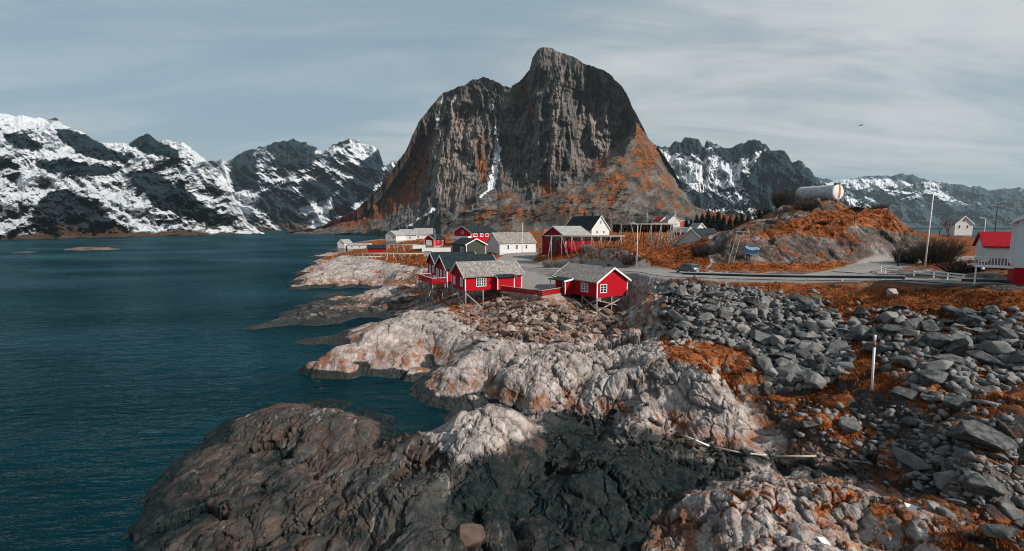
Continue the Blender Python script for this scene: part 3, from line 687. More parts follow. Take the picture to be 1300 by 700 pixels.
def mask_c(PX, PY, v, Z, D):
    cl = interp(CLIFF, PX.ravel()).reshape(PX.shape); up = sstep(cl + 14 * fbm(PX / 18, PY / 18, 4, 195) - PY, -10, 14)
    sl = slope_of(PX, PY, -D * -1)
    veg = np.full(PX.shape, .17)
    veg += .17 * (1 - up) + .22 * np.clip(np.gradient(D, axis=0) / 6, 0, 1)
    qx = PX + 16 * fbm(PX / 22, PY / 22, 4, 180); qy = PY + 14 * fbm(PX / 20 + 5, PY / 20, 4, 185)
    def vp(poly, val, s):
        np.maximum(veg, val * softpoly(qx, qy, poly, s * 1.5), out=veg)
    vp([(330, 302), (400, 290), (470, 250), (520, 180), (545, 160), (545, 215), (530, 260), (480, 285), (430, 296)], .66, 8)
    vp([(690, 262), (740, 232), (800, 180), (830, 175), (870, 240), (880, 275), (820, 265), (760, 272), (720, 285)], .48, 8)
    vp([(600, 255), (640, 255), (690, 250), (690, 290), (600, 298)], .50, 8)
    vp([(657, 105), (672, 105), (676, 145), (664, 152)], .62, 5)
    vp([(800, 150), (820, 165), (845, 200), (830, 230), (795, 200)], .62, 6)
    vp([(895, 266), (960, 272), (960, 290), (880, 290)], .75, 4)
    vp([(675, 240), (705, 232), (712, 246), (690, 252)], .6, 4)
    vp([(605, 170), (618, 165), (622, 225), (610, 230)], .55, 5)
    veg += .24 * fbm(PX / 18 + PY / 14, PY / 20, 5, 160) + .05 * up
    talus = (1 - up) * (.45 + .5 * fbm(PX / 30 + PY / 25, PY / 20, 4, 165)) * sstep(PX, 520, 560)
    snow = np.zeros(PX.shape)
    def sline(pts, wd, val=.95):
        wd = wd * 1.05
        d = polydist(PX + 3.0 * fbm(PX / 6, PY / 6, 4, 170), PY + 2.5 * fbm(PX / 6 + 3, PY / 6, 4, 175), pts) + 1.5 * fbm(PX / 3, PY / 3, 3, 177); np.maximum(snow, val * (1 - sstep(d, wd * .5, wd * 1.3)), out=snow)
    sline([(624, 135), (628, 141)], 3.6); sline([(628, 143), (629, 158)], 1.5); sline([(629, 160), (629, 172)], 1.2, .7); sline([(630, 176), (631, 188)], 2.6); sline([(632, 190), (628, 215)], 4.2); sline([(629, 215), (623, 238)], 4.6)
    sline([(621, 240), (610, 251)], 1.5); sline([(562, 124), (559, 135)], 2.2); sline([(558, 138), (556, 150)], 2.6); sline([(556, 152), (554, 163)], 2.4, .9)
    sline([(578, 122), (574, 131)], 2.2); sline([(540, 273), (551, 266)], 1.8); sline([(515, 290), (534, 277)], 1.0); sline([(500, 226), (496, 229)], 1.6, .8); sline([(612, 105), (615, 112)], 1.3, .8)
    pink = .9 * softpoly(PX, PY, [(545, 170), (575, 125), (605, 130), (604, 200), (600, 240), (575, 265), (545, 250), (540, 210)], 12)
    np.maximum(pink, .75 * softpoly(PX, PY, [(695, 75), (712, 70), (716, 200), (705, 235), (690, 220), (700, 150)], 8), out=pink)
    np.maximum(pink, .85 * softpoly(PX, PY, [(735, 120), (790, 130), (790, 180), (740, 210)], 14), out=pink)  # pale patch painted on the right-hand wall to make it look lit
    np.maximum(pink, .2, out=pink)
    return dict(snow=snow, veg=veg, talus=talus, pink=pink)
mountain("rocky_peak", SIL_C, FOOT_C, [(330, 1250), (430, 1080), (560, 760), (650, 680), (800, 680), (960, 700)], [(330, 1300), (430, 1200), (560, 1150), (700, 1120), (820, 1000), (960, 820)],
         M_PEAK, relief_c, mask_c, .55, 440, 3.2, .95, 100)

# --- snowy ranges round the fjord
M_SNOWY = mountain_mat("snowy_rock_hazed", (.006, .019, .028), (.028, .048, .060), (.07, .062, .056), (.10, .06, .04), (.06, .042, .03), .5)  # rock tinted blue, standing in for part of the air haze
M_FAR = mountain_mat("far_rock_hazed", (.020, .050, .068), (.045, .085, .105), (.09, .10, .11), (.05, .06, .06), (.04, .05, .05), .28)  # distance haze put into the rock colour itself
def relief_s(seed, amp, sx=60, sy=45, sh=.5):
    def f(PX, PY, v, hgt):
        wx = PX + 14 * fbm(PX / 50, PY / 50, 3, seed + 3)
        a = ridged(wx / sx + sh * PY / sy, PY / sy - .3 * wx / sx, 6, seed) - .5
        b_ = fbm(PX / 22 + PY / 30, PY / 16, 6, seed + 20)
        c = ridged(PX / 16 - PY / 20, PY / 18, 5, seed + 30) - .5
        return -amp * (1.0 * a + .28 * b_ + .25 * c)
    return f
def mask_s(seed, base, polys=(), dark=(), lowveg=.0, thr=1.0):
    def f(PX, PY, v, Z, D):
        # snow lies where the face is laid back, rock stands bare where it is steep
        run = np.gradient(D, axis=0); run = run / (np.abs(np.gradient(PY, axis=0)) * D / F)
        k = np.tanh((run - np.median(run)) / (np.std(run) + 1e-6) * .9)
        snow = base + .26 * k + .30 * fbm(PX / 26 + PY / 20, PY / 12, 5, seed + 40)
        for poly, val, s in polys: snow = snow + (val - snow) * .8 * softpoly(PX, PY, poly, s)
        for poly, s in dark:
            m = softpoly(PX + 6 * fbm(PX / 12, PY / 12, 4, seed + 60), PY + 4 * fbm(PX / 9, PY / 9, 4, seed + 66), poly, s); snow = snow * (1 - m) + m * (.16 + .25 * np.clip(k, 0, 1) + .16 * fbm(PX / 10, PY / 5, 4, seed + 50))
        veg = lowveg * (1 - sstep(v, .0, .22)); snow = snow - .25 * lowveg * (1 - sstep(v, .0, .08))
        return dict(snow=snow, veg=veg, talus=np.zeros(PX.shape), pink=.25 * (1 - sstep(v, .15, .5)))
    return f
SIL_L = [(-180, 150), (-80, 140), (0, 144.5), (15, 146), (30, 148), (45, 151), (60, 149.5), (72, 151), (80, 158), (90, 163), (105, 168), (118, 177), (130, 181), (145, 183), (160, 182.5), (168, 181), (178, 173), (185, 170), (191, 172),
         (198, 177.5), (215, 178), (230, 180), (245, 190), (258, 201), (270, 210), (282, 222), (293, 240), (303, 262), (314, 282), (330, 294.5), (340, 297)]
mountain("snowy_ridge", SIL_L, [(-180, 309), (0, 306.5), (120, 302.5), (240, 299.5), (340, 297.3)], [(-180, 560), (0, 640), (120, 780), (240, 980), (340, 1220)], [(-180, 1250), (0, 1400), (180, 1500), (260, 1400), (340, 1240)],
         M_SNOWY, relief_s(200, 190, 70, 50), mask_s(200, .60,
         [([(0, 235), (60, 225), (110, 240), (180, 250), (190, 290), (100, 285), (40, 260), (0, 265)], .78, 14), ([(0, 150), (50, 155), (95, 190), (150, 195), (130, 215), (40, 195), (0, 180)], .80, 10)],
         [([(45, 262), (60, 245), (85, 241), (105, 250), (135, 275), (165, 296), (120, 300), (55, 298), (40, 280)], 6), ([(5, 170), (30, 170), (55, 185), (50, 192), (15, 187)], 3), ([(70, 165), (110, 172), (135, 190), (170, 200), (160, 206), (110, 200), (80, 180)], 3),
          ([(45, 208), (80, 204), (150, 216), (130, 223), (60, 219)], 3), ([(165, 184), (185, 171), (200, 180), (225, 192), (225, 200), (190, 196)], 3), ([(162, 222), (190, 215), (230, 240), (260, 262), (300, 288), (250, 280), (200, 262), (180, 240)], 5),
          ([(0, 205), (20, 208), (25, 216), (0, 212)], 2)], 1.0), .9, 230, 4.0, 1.25, 200)
SIL_M = [(170, 262), (215, 235), (250, 215), (262, 206), (275, 204), (292, 203.5), (300, 198), (310, 193), (319, 190), (335, 186), (350, 181.5), (362, 178), (371, 177), (380, 180), (388, 180.5), (396, 184), (404, 191), (410, 193), (414, 188), (420, 186.5),
         (430, 181), (442, 176.5), (452, 179), (458, 182), (465, 183.5), (474, 187), (481, 191), (484, 200), (487, 209), (493, 207), (500, 204), (520, 206), (560, 225), (620, 250)]
mountain("snowy_peaks", SIL_M, [(170, 297), (620, 295)], [(170, 1900), (620, 1900)], [(170, 2700), (350, 2900), (620, 2700)],
         M_SNOWY, relief_s(300, 330, 42, 40, -.4), mask_s(300, .53,
         [([(445, 178), (465, 184), (480, 192), (470, 205), (450, 200)], .85, 4), ([(290, 245), (330, 242), (345, 262), (310, 275), (285, 262)], .72, 6), ([(365, 275), (400, 250), (425, 245), (430, 275), (400, 290)], .72, 6), ([(265, 220), (295, 218), (300, 240), (275, 245)], .7, 5)],
         [([(295, 200), (320, 190), (330, 235), (300, 245), (292, 225)], 4), ([(330, 245), (355, 240), (395, 285), (360, 290), (330, 265)], 4), ([(380, 230), (420, 225), (425, 250), (385, 260)], 4), ([(466, 200), (481, 193), (487, 212), (480, 230), (450, 262), (415, 290), (425, 250)], 5), ([(340, 185), (372, 178), (400, 190), (395, 215), (350, 210)], 4)], .9), .7, 210, 5.0, 1.1, 300)
SIL_R = [(780, 215), (835, 185), (842, 186.5), (849.5, 187), (853, 181), (859, 178.5), (864, 180), (869, 176.5), (875, 174), (881, 176), (886, 177.5), (891, 184), (894, 188), (896, 182), (899, 179), (905, 181), (912, 183), (918, 187), (925, 189.5), (933, 186),
         (942, 181), (949, 180), (956.5, 178.5), (964, 179.5), (971, 183), (979, 191), (986, 190), (995, 191), (1000, 197), (1006, 205), (1012, 204.5), (1017.5, 204.5), (1023, 211), (1028.6, 217), (1036, 225), (1043, 232), (1056, 239), (1078, 250), (1100, 260), (1130, 275)]
mountain("snowy_crags", SIL_R, [(780, 283), (1130, 284)], [(780, 1500), (1130, 1500)], [(780, 2300), (950, 2400), (1130, 1900)],
         M_SNOWY, relief_s(400, 260, 26, 60, .35), mask_s(400, .50,
         [([(835, 190), (870, 205), (905, 200), (940, 215), (945, 235), (890, 245), (855, 225)], .80, 5), ([(955, 187), (973, 190), (960, 207), (930, 212)], .72, 4), ([(963, 238), (980, 240), (985, 246), (968, 246)], .8, 2)],
         [([(905, 190), (950, 178), (975, 184), (950, 200), (920, 205)], 3), ([(975, 190), (1000, 195), (1045, 235), (1080, 262), (960, 265), (945, 235), (955, 210)], 5), ([(850, 240), (900, 250), (960, 262), (880, 266)], 4), ([(850, 183), (885, 175), (895, 195), (870, 196)], 3)], .4), .5, 200, 5.0, 1.0, 400)
SIL_F = [(990, 250), (1020, 232), (1038, 224.6), (1044, 227), (1049, 226.5), (1056, 229.5), (1063.5, 229), (1075, 227.5), (1086, 226), (1100, 224), (1115, 222.7), (1126, 224), (1134, 223.8), (1140, 221.5), (1145, 221), (1152, 223), (1158, 222), (1163, 223.5), (1168, 227),
         (1174, 227), (1180, 229.5), (1189, 230), (1200, 233), (1207, 233), (1216, 234), (1226, 236), (1236, 236.5), (1244, 237), (1255, 242), (1262, 241), (1270, 240), (1277.6, 239), (1285, 240), (1292, 238), (1300, 240), (1400, 236), (1500, 245)]
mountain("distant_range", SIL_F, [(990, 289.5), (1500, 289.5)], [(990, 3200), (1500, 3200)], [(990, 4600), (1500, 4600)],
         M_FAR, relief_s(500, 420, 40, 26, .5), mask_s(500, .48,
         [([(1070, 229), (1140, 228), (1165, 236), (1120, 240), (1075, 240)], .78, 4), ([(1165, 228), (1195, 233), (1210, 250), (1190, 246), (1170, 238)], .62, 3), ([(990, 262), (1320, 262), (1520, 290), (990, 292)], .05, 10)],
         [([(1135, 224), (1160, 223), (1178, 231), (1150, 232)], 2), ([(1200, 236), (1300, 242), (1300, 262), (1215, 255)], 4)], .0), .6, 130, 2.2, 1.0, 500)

# --- the air: thin haze round everything
hm = bpy.data.materials.new("haze"); hm.use_nodes = True; hn = NT(hm.node_tree); hn.n.remove(hn.n['Principled BSDF'])
pv = hn.node('ShaderNodeVolumePrincipled'); pv.inputs['Density'].default_value = 0.00004
pv.inputs['Color'].default_value = (.62, .78, .86, 1); pv.inputs['Anisotropy'].default_value = 0.2
hn.link(pv.outputs[0], hn.n['Material Output'].inputs['Volume'])
bm = bmesh.new(); bmesh.ops.create_cube(bm, size=1)
bmesh.ops.scale(bm, vec=(15000, 9000, 790), verts=bm.verts); bmesh.ops.translate(bm, vec=(0, 3600, 375), verts=bm.verts)
hme = bpy.data.meshes.new("haze"); bm.to_mesh(hme); bm.free(); hme.materials.append(hm)
haze = bpy.data.objects.new("haze", hme); COL.objects.link(haze); tag(haze, 'thin pale blue haze over the fjord between shore and far mountains', 'haze', None, 'stuff')
# ================================================================== OBJECT MATERIALS
def paint_mat(name, col, dirt=.25, planks=True, rough=.6, horiz=False, dirtcol=None):
    m, n, b = newmat(name, rough, .1)
    oc = n.node('ShaderNodeTexCoord').outputs['Object']
    a = n.noise(n.mapping(oc, scale=(1, 1, .35)), 3.0, 6, .65); c2 = n.noise(oc, .7, 4, .6)
    dcol = dirtcol or tuple(v * .55 + .01 for v in col)
    c = n.mix(n.math('MULTIPLY', n.step(a, .45, .75), dirt), col, dcol)
    c = n.mix(n.math('MULTIPLY', n.step(c2, .4, .7), dirt * .8), c, tuple(min(1, v * 1.18 + .004) for v in col))
    n.link(c, b.inputs['Base Color'])
    if planks:
        sp = n.node('ShaderNodeSeparateXYZ'); n.link(oc, sp.inputs[0])
        k = sp.outputs[2] if horiz else n.math('ADD', sp.outputs[0], sp.outputs[1])
        fr = n.math('FRACT', n.math('MULTIPLY', k, 5.5)); g = n.math('GREATER_THAN', fr, .84)
        n.link(n.bump(n.math('SUBTRACT', n.math('MULTIPLY', a, .25), g), .55, .02), b.inputs['Normal'])
    return m
def rough_mat(name, c1, c2, scale=3.0, rough=.85, bump=.3, c3=None):
    m, n, b = newmat(name, rough, .08)
    oc = n.node('ShaderNodeTexCoord').outputs['Object']
    a = n.noise(oc, scale, 7, .65)
    c = n.mix(n.step(a, .36, .66), c1, c2)
    if c3: c = n.mix(n.math('MULTIPLY', n.step(n.noise(oc, scale * 2.7, 4, .6), .52, .68), .8), c, c3)
    n.link(c, b.inputs['Base Color']); n.link(n.bump(a, bump, .06), b.inputs['Normal'])
    return m
def slate_mat(name, c1, c2, c3, sc=(2.2, 3.0)):
    m, n, b = newmat(name, .8, .08)
    oc = n.node('ShaderNodeTexCoord').outputs['Object']
    v = n.voro(n.mapping(oc, scale=(sc[0], sc[1], sc[0])), 1.6); idc = v.outputs['Color']
    sp = n.node('ShaderNodeSeparateXYZ'); n.link(idc, sp.inputs[0])
    c = n.mix(sp.outputs[0], c1, c2); c = n.mix(n.math('GREATER_THAN', sp.outputs[1], .78), c, c3)
    a = n.noise(oc, 1.1, 6, .7); c = n.mix(n.math('MULTIPLY', n.step(a, .45, .7), .45), c, c3)
    n.link(c, b.inputs['Base Color'])
    n.link(n.bump(n.math('ADD', v.outputs['Distance'], n.math('MULTIPLY', sp.outputs[2], .8)), .6, .05), b.inputs['Normal'])
    return m
def plain_mat(name, col, rough=.5, spec=.4, metal=0.0, noise=.0):
    m, n, b = newmat(name, rough, spec); b.inputs['Metallic'].default_value = metal
    oc = n.node('ShaderNodeTexCoord').outputs['Object']
    a = n.noise(oc, 4.0, 5, .6)
    n.link(n.mix(n.step(a, .35, .7), col, tuple(v * (1 - noise) for v in col)), b.inputs['Base Color'])
    return m
RED = paint_mat("red_boards", (.36, .004, .011), .4)
RED2 = paint_mat("dark_red_boards", (.26, .006, .011), .35)
WHITEW = paint_mat("white_boards", (.58, .58, .57), .28)
WHITEH = paint_mat("white_weatherboard", (.60, .62, .63), .2, horiz=False)
GREENW = paint_mat("dark_green_boards", (.055, .065, .05), .3)
TRIM = plain_mat("white_trim", (.74, .74, .73), .55, .3, 0, .12)
SLATE = slate_mat("grey_slate", (.215, .195, .178), (.14, .13, .12), (.31, .285, .265))
GREYROOF = slate_mat("pale_grey_sheet_roof", (.26, .26, .255), (.20, .198, .195), (.31, .305, .30), (1.2, 1.6))
BLACKROOF = rough_mat("black_roof", (.010, .017, .021), (.022, .030, .034), 1.2, .6, .15)
REDROOF = rough_mat("red_roof_tiles", (.25, .006, .013), (.31, .01, .018), 2.0, .6, .2)
WOOD = rough_mat("weathered_wood", (.20, .175, .155), (.38, .345, .315), 4.0, .85, .2)
DKWOOD = rough_mat("dark_wood", (.06, .045, .04), (.13, .10, .085), 4.0, .9, .3)
PALEWOOD = rough_mat("pale_timber", (.40, .33, .27), (.52, .46, .40), 3.0, .85, .2)
PANE = plain_mat("window_glass", (.018, .024, .028), .08, .6)
PALEPANE = plain_mat("curtained_glass", (.50, .50, .48), .25, .5, 0, .2)
STONE = rough_mat("foundation_stone", (.20, .195, .19), (.34, .33, .32), 2.0, .9, .4)
DARKSTEEL = plain_mat("dark_steel", (.018, .022, .024), .5, .4, 0, .3)
GALV = rough_mat("galvanised_steel", (.50, .51, .51), (.66, .66, .65), 3.0, .45, .05)
RUBBER = plain_mat("rubber", (.015, .015, .016), .85, .2)
FISH = rough_mat("drying_fish", (.05, .04, .035), (.17, .135, .11), 3.5, .9, .5)

# ================================================================== MESH BUILDER
class MB:
    def __init__(s): s.v = []; s.f = []
    def box(s, x0, x1, y0, y1, z0, z1, M=None):
        p = [(x, y, z) for z in (z0, z1) for y in (y0, y1) for x in (x0, x1)]
        if M is not None: p = [tuple(M @ Vector(q)) for q in p]
        i = len(s.v); s.v += p
        s.f += [tuple(i + k for k in q) for q in ((0, 2, 3, 1), (4, 5, 7, 6), (0, 1, 5, 4), (2, 6, 7, 3), (0, 4, 6, 2), (1, 3, 7, 5))]; return s
    def beam(s, a, b, w=.1, h=None):
        """square bar from a to b"""
        a = Vector(a); b = Vector(b); h = h or w; d = (b - a); L = d.length
        if L < 1e-6: return s
        q = d.to_track_quat('X', 'Z'); M = Matrix.Translation(a) @ q.to_matrix().to_4x4()
        return s.box(0, L, -w / 2, w / 2, -h / 2, h / 2, M)
    def tube(s, pts, r, n=8, cap=True):
        pts = [Vector(p) for p in pts]; rr = r if isinstance(r, (list, tuple)) else [r] * len(pts); i0 = len(s.v)
        ref = None
        for k, p in enumerate(pts):
            d = (pts[min(k + 1, len(pts) - 1)] - pts[max(k - 1, 0)]).normalized()
            if ref is None or abs(ref.dot(d)) > .95: ref = Vector((0, 0, 1)) if abs(d.z) < .9 else Vector((1, 0, 0))
            u = d.cross(ref).normalized(); v = d.cross(u)
            for j in range(n):
                a = 2 * math.pi * j / n; s.v.append(tuple(p + (u * math.cos(a) + v * math.sin(a)) * rr[k]))
        for k in range(len(pts) - 1):
            for j in range(n):
                a = i0 + k * n + j; b = i0 + k * n + (j + 1) % n; s.f.append((a, b, b + n, a + n))
        if cap:
            s.f.append(tuple(i0 + j for j in range(n))[::-1]); e = i0 + (len(pts) - 1) * n; s.f.append(tuple(e + j for j in range(n)))
        return s
    def prism(s, poly, a, b, M=None):
        """polygon in (y,z) pushed along x from a to b"""
        n = len(poly); i = len(s.v); p = [(a, y, z) for y, z in poly] + [(b, y, z) for y, z in poly]
        if M is not None: p = [tuple(M @ Vector(q)) for q in p]
        s.v += p; s.f.append(tuple(i + k for k in range(n))[::-1]); s.f.append(tuple(i + n + k for k in range(n)))
        for k in range(n): s.f.append((i + k, i + (k + 1) % n, i + n + (k + 1) % n, i + n + k))
        return s
    def build(s, name, mat, parent=None, smooth=False, bevel=0.0):
        me = bpy.data.meshes.new(name); me.from_pydata(s.v, [], s.f); me.update()
        bm = bmesh.new(); bm.from_mesh(me); bmesh.ops.recalc_face_normals(bm, faces=bm.faces)
        if bevel > 0: bmesh.ops.bevel(bm, geom=list(bm.edges), offset=bevel, segments=2, affect='EDGES', profile=.5)
        bm.to_mesh(me); bm.free()
        if smooth:
            me.polygons.foreach_set('use_smooth', np.ones(len(me.polygons), bool))
        if mat: me.materials.append(mat)
        o = bpy.data.objects.new(name, me); COL.objects.link(o)
        if parent: o.parent = parent
        return o

# ================================================================== HOUSES
def face_frame(face, L, W):
    """matrix whose x runs along the wall, y points out of it, z up"""
    if face == 'f': o, x, y = (0, 0, 0), (1, 0, 0), (0, -1, 0)
    elif face == 'b': o, x, y = (W, L, 0), (-1, 0, 0), (0, 1, 0)
    elif face == 'l': o, x, y = (0, 0, 0), (0, 1, 0), (-1, 0, 0)
    else: o, x, y = (W, 0, 0), (0, 1, 0), (1, 0, 0)
    M = Matrix.Identity(4)
    for k in range(3): M[k][0] = x[k]; M[k][1] = y[k]; M[k][2] = (0, 0, 1)[k]; M[k][3] = o[k]
    return M
def window(par, M, u, v, w_, h_, nx=2, ny=3, fw=.11, pane=None, frame=None):
    m = MB(); fw = min(fw, w_ * .2)
    m.box(u, u + fw, .0, .06, v, v + h_, M); m.box(u + w_ - fw, u + w_, .0, .06, v, v + h_, M)
    m.box(u + fw, u + w_ - fw, .0, .06, v, v + fw, M); m.box(u + fw, u + w_ - fw, .0, .06, v + h_ - fw, v + h_, M)
    iw, ih = w_ - 2 * fw, h_ - 2 * fw
    for i in range(1, nx): c = u + fw + iw * i / nx; t = .045 if i * 2 != nx or nx < 3 else .06; m.box(c - t, c + t, .0, .05, v + fw, v + h_ - fw, M)
    for j in range(1, ny):
        c = v + fw + ih * j / ny
        for i in range(nx):
            a = u + fw + iw * i / nx + (.045 if i else 0); b = u + fw + iw * (i + 1) / nx - (.045 if i < nx - 1 else 0)
            m.box(a, b, .0, .045, c - .025, c + .025, M)
    f = m.build('window', frame or TRIM, par)
    MB().box(u + .02, u + w_ - .02, .003, .02, v + .02, v + h_ - .02, M).build('pane', pane or PANE, f)
    return f
def house(name, label, cat, A, rz, L, W, H, wall, roof, pitch, group=None, floor=None, ov=.4, windows=(), doors=(), chimneys=(), base=None, base_mat=None, trim=True, barge=TRIM, origin='A', th=.16):
    """gable house; local x along the gable (width W), y along the ridge (length L), z up from the floor"""
    r = empty(name, A, rz, label, cat, group)
    tp = math.tan(R(pitch)); ap = H + W / 2 * tp
    m = MB(); n = len(m.v)
    m.v += [(0, 0, 0), (W, 0, 0), (W, 0, H), (W / 2, 0, ap), (0, 0, H), (0, L, 0), (W, L, 0), (W, L, H), (W / 2, L, ap), (0, L, H)]
    m.f += [(0, 1, 2, 3, 4), (9, 8, 7, 6, 5), (0, 4, 9, 5), (1, 6, 7, 2), (0, 5, 6, 1), (4, 3, 8, 9), (3, 2, 7, 8)]
    m.build('wall', wall, r)
    t = th / math.cos(R(pitch))
    rm = MB()
    ez = H - ov * tp
    prof = [(-ov, ez + .01), (W / 2, ap + .01), (W + ov, ez + .01), (W + ov, ez + t), (W / 2, ap + t), (-ov, ez + t)]
    i = len(rm.v); k = len(prof)
    rm.v += [(x, -ov, z) for x, z in prof] + [(x, L + ov, z) for x, z in prof]
    rm.f += [(0, 1, 4, 5), (1, 2, 3, 4), (6, 11, 10, 7), (7, 10, 9, 8)]
    for a in range(k): b = (a + 1) % k; rm.f.append((a, a + k, b + k, b))
    ro = rm.build('roof', roof, r)
    for (cx, cy, ch, cw) in chimneys:
        zc = ap - abs(cx - W / 2) * tp
        c = MB().box(cx - cw / 2, cx + cw / 2, cy - cw / 2, cy + cw / 2, zc - .3, zc + ch).box(cx - cw / 2 - .06, cx + cw / 2 + .06, cy - cw / 2 - .06, cy + cw / 2 + .06, zc + ch, zc + ch + .1)
        c.build('chimney', DARKSTEEL, ro)
    if barge:
        for yy in (-ov - .05, L + ov + .002):
            b = MB(); bw = .26 / math.cos(R(pitch))
            for sgn in (0, 1):
                xs = (-ov - .02, W / 2) if sgn == 0 else (W + ov + .02, W / 2)
                za, zb = H - (ov + .02) * tp, ap
                p = [(xs[0], za + t + .03 - bw), (xs[1], zb + t + .03 - bw), (xs[1], zb + t + .03), (xs[0], za + t + .03)]
                q = len(b.v); b.v += [(x, yy, z) for x, z in p] + [(x, yy + .048, z) for x, z in p]
                b.f += [(q, q + 1, q + 2, q + 3), (q + 7, q + 6, q + 5, q + 4)] + [(q + a, q + (a + 1) % 4 + 0, q + 4 + (a + 1) % 4, q + 4 + a) for a in range(4)]
            b.build('bargeboard', barge, r)
    if trim:
        for (cx, cy) in ((0, 0), (W, 0), (0, L), (W, L)):
            sx_ = -1 if cx == 0 else 1; sy_ = -1 if cy == 0 else 1
            c = MB()
            c.box(min(cx + sx_ * .035, cx - sx_ * .13), max(cx + sx_ * .035, cx - sx_ * .13), min(cy, cy + sy_ * .035), max(cy, cy + sy_ * .035), .0, H - .02)
            c.box(min(cx, cx + sx_ * .033), max(cx, cx + sx_ * .033), min(cy - sy_ * .002, cy - sy_ * .13), max(cy - sy_ * .002, cy - sy_ * .13), .0, H - .14)
            c.build('corner_board', TRIM, r)
    for q in windows:
        window(r, face_frame(q[0], L, W), *q[1:])
    for q in doors:
        face, u, v, w_, h_, mt = q; M = face_frame(face, L, W)
        d = MB().box(u, u + w_, .0, .05, v, v + h_, M).build('door', mt, r)
        if w_ < 1.6: MB().box(u + w_ - .16, u + w_ - .06, .05, .11, v + h_ * .45, v + h_ * .45 + .05, M).build('handle', DARKSTEEL, d)
    if base:
        MB().box(.06, W - .06, .06, L - .06, -base, -.004).build('foundation', base_mat or STONE, r)
    return r
def stilts(par, pts, braces=(), rad=.11, mat=None):
    """posts under a house, each down to the rock; pts in the house's own frame"""
    M = Matrix.Translation(par.location) @ Matrix.Rotation(par.rotation_euler[2], 4, 'Z')
    low = []
    for (x, y) in pts:
        wp = M @ Vector((x, y, 0)); g = ground(wp.x, wp.y) - .35 - par.location.z
        low.append(g)
        if g < -.1: MB().tube([(x, y, g), (x, y, -.02)], rad, 8).build('stilt', mat or WOOD, par, True)
    for (i, ti, j, tj) in braces:
        a = Vector((pts[i][0], pts[i][1], low[i] * ti)); b = Vector((pts[j][0], pts[j][1], low[j] * tj))
        MB().beam(a, b, .07, .17).build('brace', mat or WOOD, par)
def site(px, D, py):
    x, y, z = PD(px, py, D); return (float(x), float(y), float(z))
# ================================================================== ROADS
def road_mat(name, c1, c2):
    m, n, b = newmat(name, .9, .2)
    pos = n.node('ShaderNodeNewGeometry').outputs['Position']
    a = n.noise(pos, .8, 6, .65); c = n.noise(pos, 14, 3, .6)
    col = n.mix(n.step(a, .35, .7), c1, c2); col = n.mix(n.math('MULTIPLY', c, .35), col, tuple(v * .6 for v in c1))
    n.link(col, b.inputs['Base Color']); n.link(n.bump(c, .3, .02), b.inputs['Normal']); return m
ASPH = road_mat("old_asphalt", (.20, .185, .175), (.29, .27, .255)); GRAVEL = road_mat("yard_gravel", (.20, .19, .185), (.30, .285, .275))
def ribbon(name, C, wd, mat, lift, lat=0.0):
    C = np.asarray(C); d = np.gradient(C[:, :2], axis=0); d /= np.linalg.norm(d, axis=1)[:, None]; nrm = np.stack([-d[:, 1], d[:, 0]], 1)
    ks = np.linspace(-1, 1, 5); V = []
    for k in ks:
        p = C[:, :2] + nrm * (lat + k * wd / 2); V.append(np.column_stack([p, C[:, 2] + lift + .04 * (1 - k * k)]))
    V = np.concatenate(V); f = grid_faces(5, len(C))
    return mesh_np(name, V, f, mat)
ro = ribbon("road", ROADC, 6.4, ASPH, .02); ro['kind'] = 'structure'
rs = ribbon("side_road", ROADB[6:], 4.2, ASPH, .012); rs['kind'] = 'structure'

# ================================================================== THE TWO RED CABINS IN FRONT
def porch_box(par, M, u0, u1, depth, h0, h1, wallm, open_front=False):
    """lean-to porch on a long wall; x along wall, y out, z up"""
    p = MB()
    if not open_front:
        p.box(u0, u1, 0.01, depth, 0, h0 - .02, M)
    else:
        p.box(u0, u0 + .12, .01, depth - .1, 0, h0, M); p.box(u0 + .12, u1, .01, .06, 0, h0, M)
        p.box(u0, u1, .01, depth, -.12, -.01, M)
    o = p.build('porch', wallm, par)
    rf = MB(); rv = [(u0 - .25, -.02, h1), (u1 + .25, -.02, h1), (u1 + .25, depth + .35, h0 + .03), (u0 - .25, depth + .35, h0 + .03)]
    i = len(rf.v); rf.v += [tuple(M @ Vector(q)) for q in rv] + [tuple(M @ Vector((q[0], q[1], q[2] + .12))) for q in rv]
    rf.f += [(0, 1, 2, 3), (7, 6, 5, 4)] + [(a, (a + 1) % 4, 4 + (a + 1) % 4, 4 + a) for a in range(4)]
    rf.build('porch_roof', BLACKROOF, o)
    for u in (u0, u1):
        b = MB(); s = -.27 if u == u0 else .25
        b.v += [tuple(M @ Vector(q)) for q in ((u + s, .0, h1 - .10), (u + s, depth + .37, h0 - .12), (u + s, depth + .37, h0 + .17), (u + s, .0, h1 + .16), (u + s + .02, .0, h1 - .10), (u + s + .02, depth + .37, h0 - .12), (u + s + .02, depth + .37, h0 + .17), (u + s + .02, .0, h1 + .16))]
        b.f += [(0, 1, 2, 3), (7, 6, 5, 4)] + [(a, (a + 1) % 4, 4 + (a + 1) % 4, 4 + a) for a in range(4)]
        b.build('bargeboard', TRIM, o)
        MB().box(u - .08 if u == u0 else u - .06, u + .06 if u == u0 else u + .08, depth - .07, depth + .05, 0, h0 - .03, M).build('porch_post', TRIM, o)
    return o
gR = R(31.5)
cabR = house('cabin', 'red stilted cabin with one gable window and a black chimney, right of the yard', 'cabin', (13.2, 72.8, 6.95), gR, 10.8, 6.5, 2.55, RED, SLATE, 31, 'red stilted cabins on the shore',
             windows=[('f', .62, .72, 1.42, 1.36, 2, 3), ('l', 2.05, .62, 1.75, 1.45, 4, 3)], chimneys=[(3.6, 1.1, .75, .55)])
pr = porch_box(cabR, face_frame('l', 10.8, 6.5), 5.6, 9.6, 1.9, 2.15, 2.5, RED2, True)
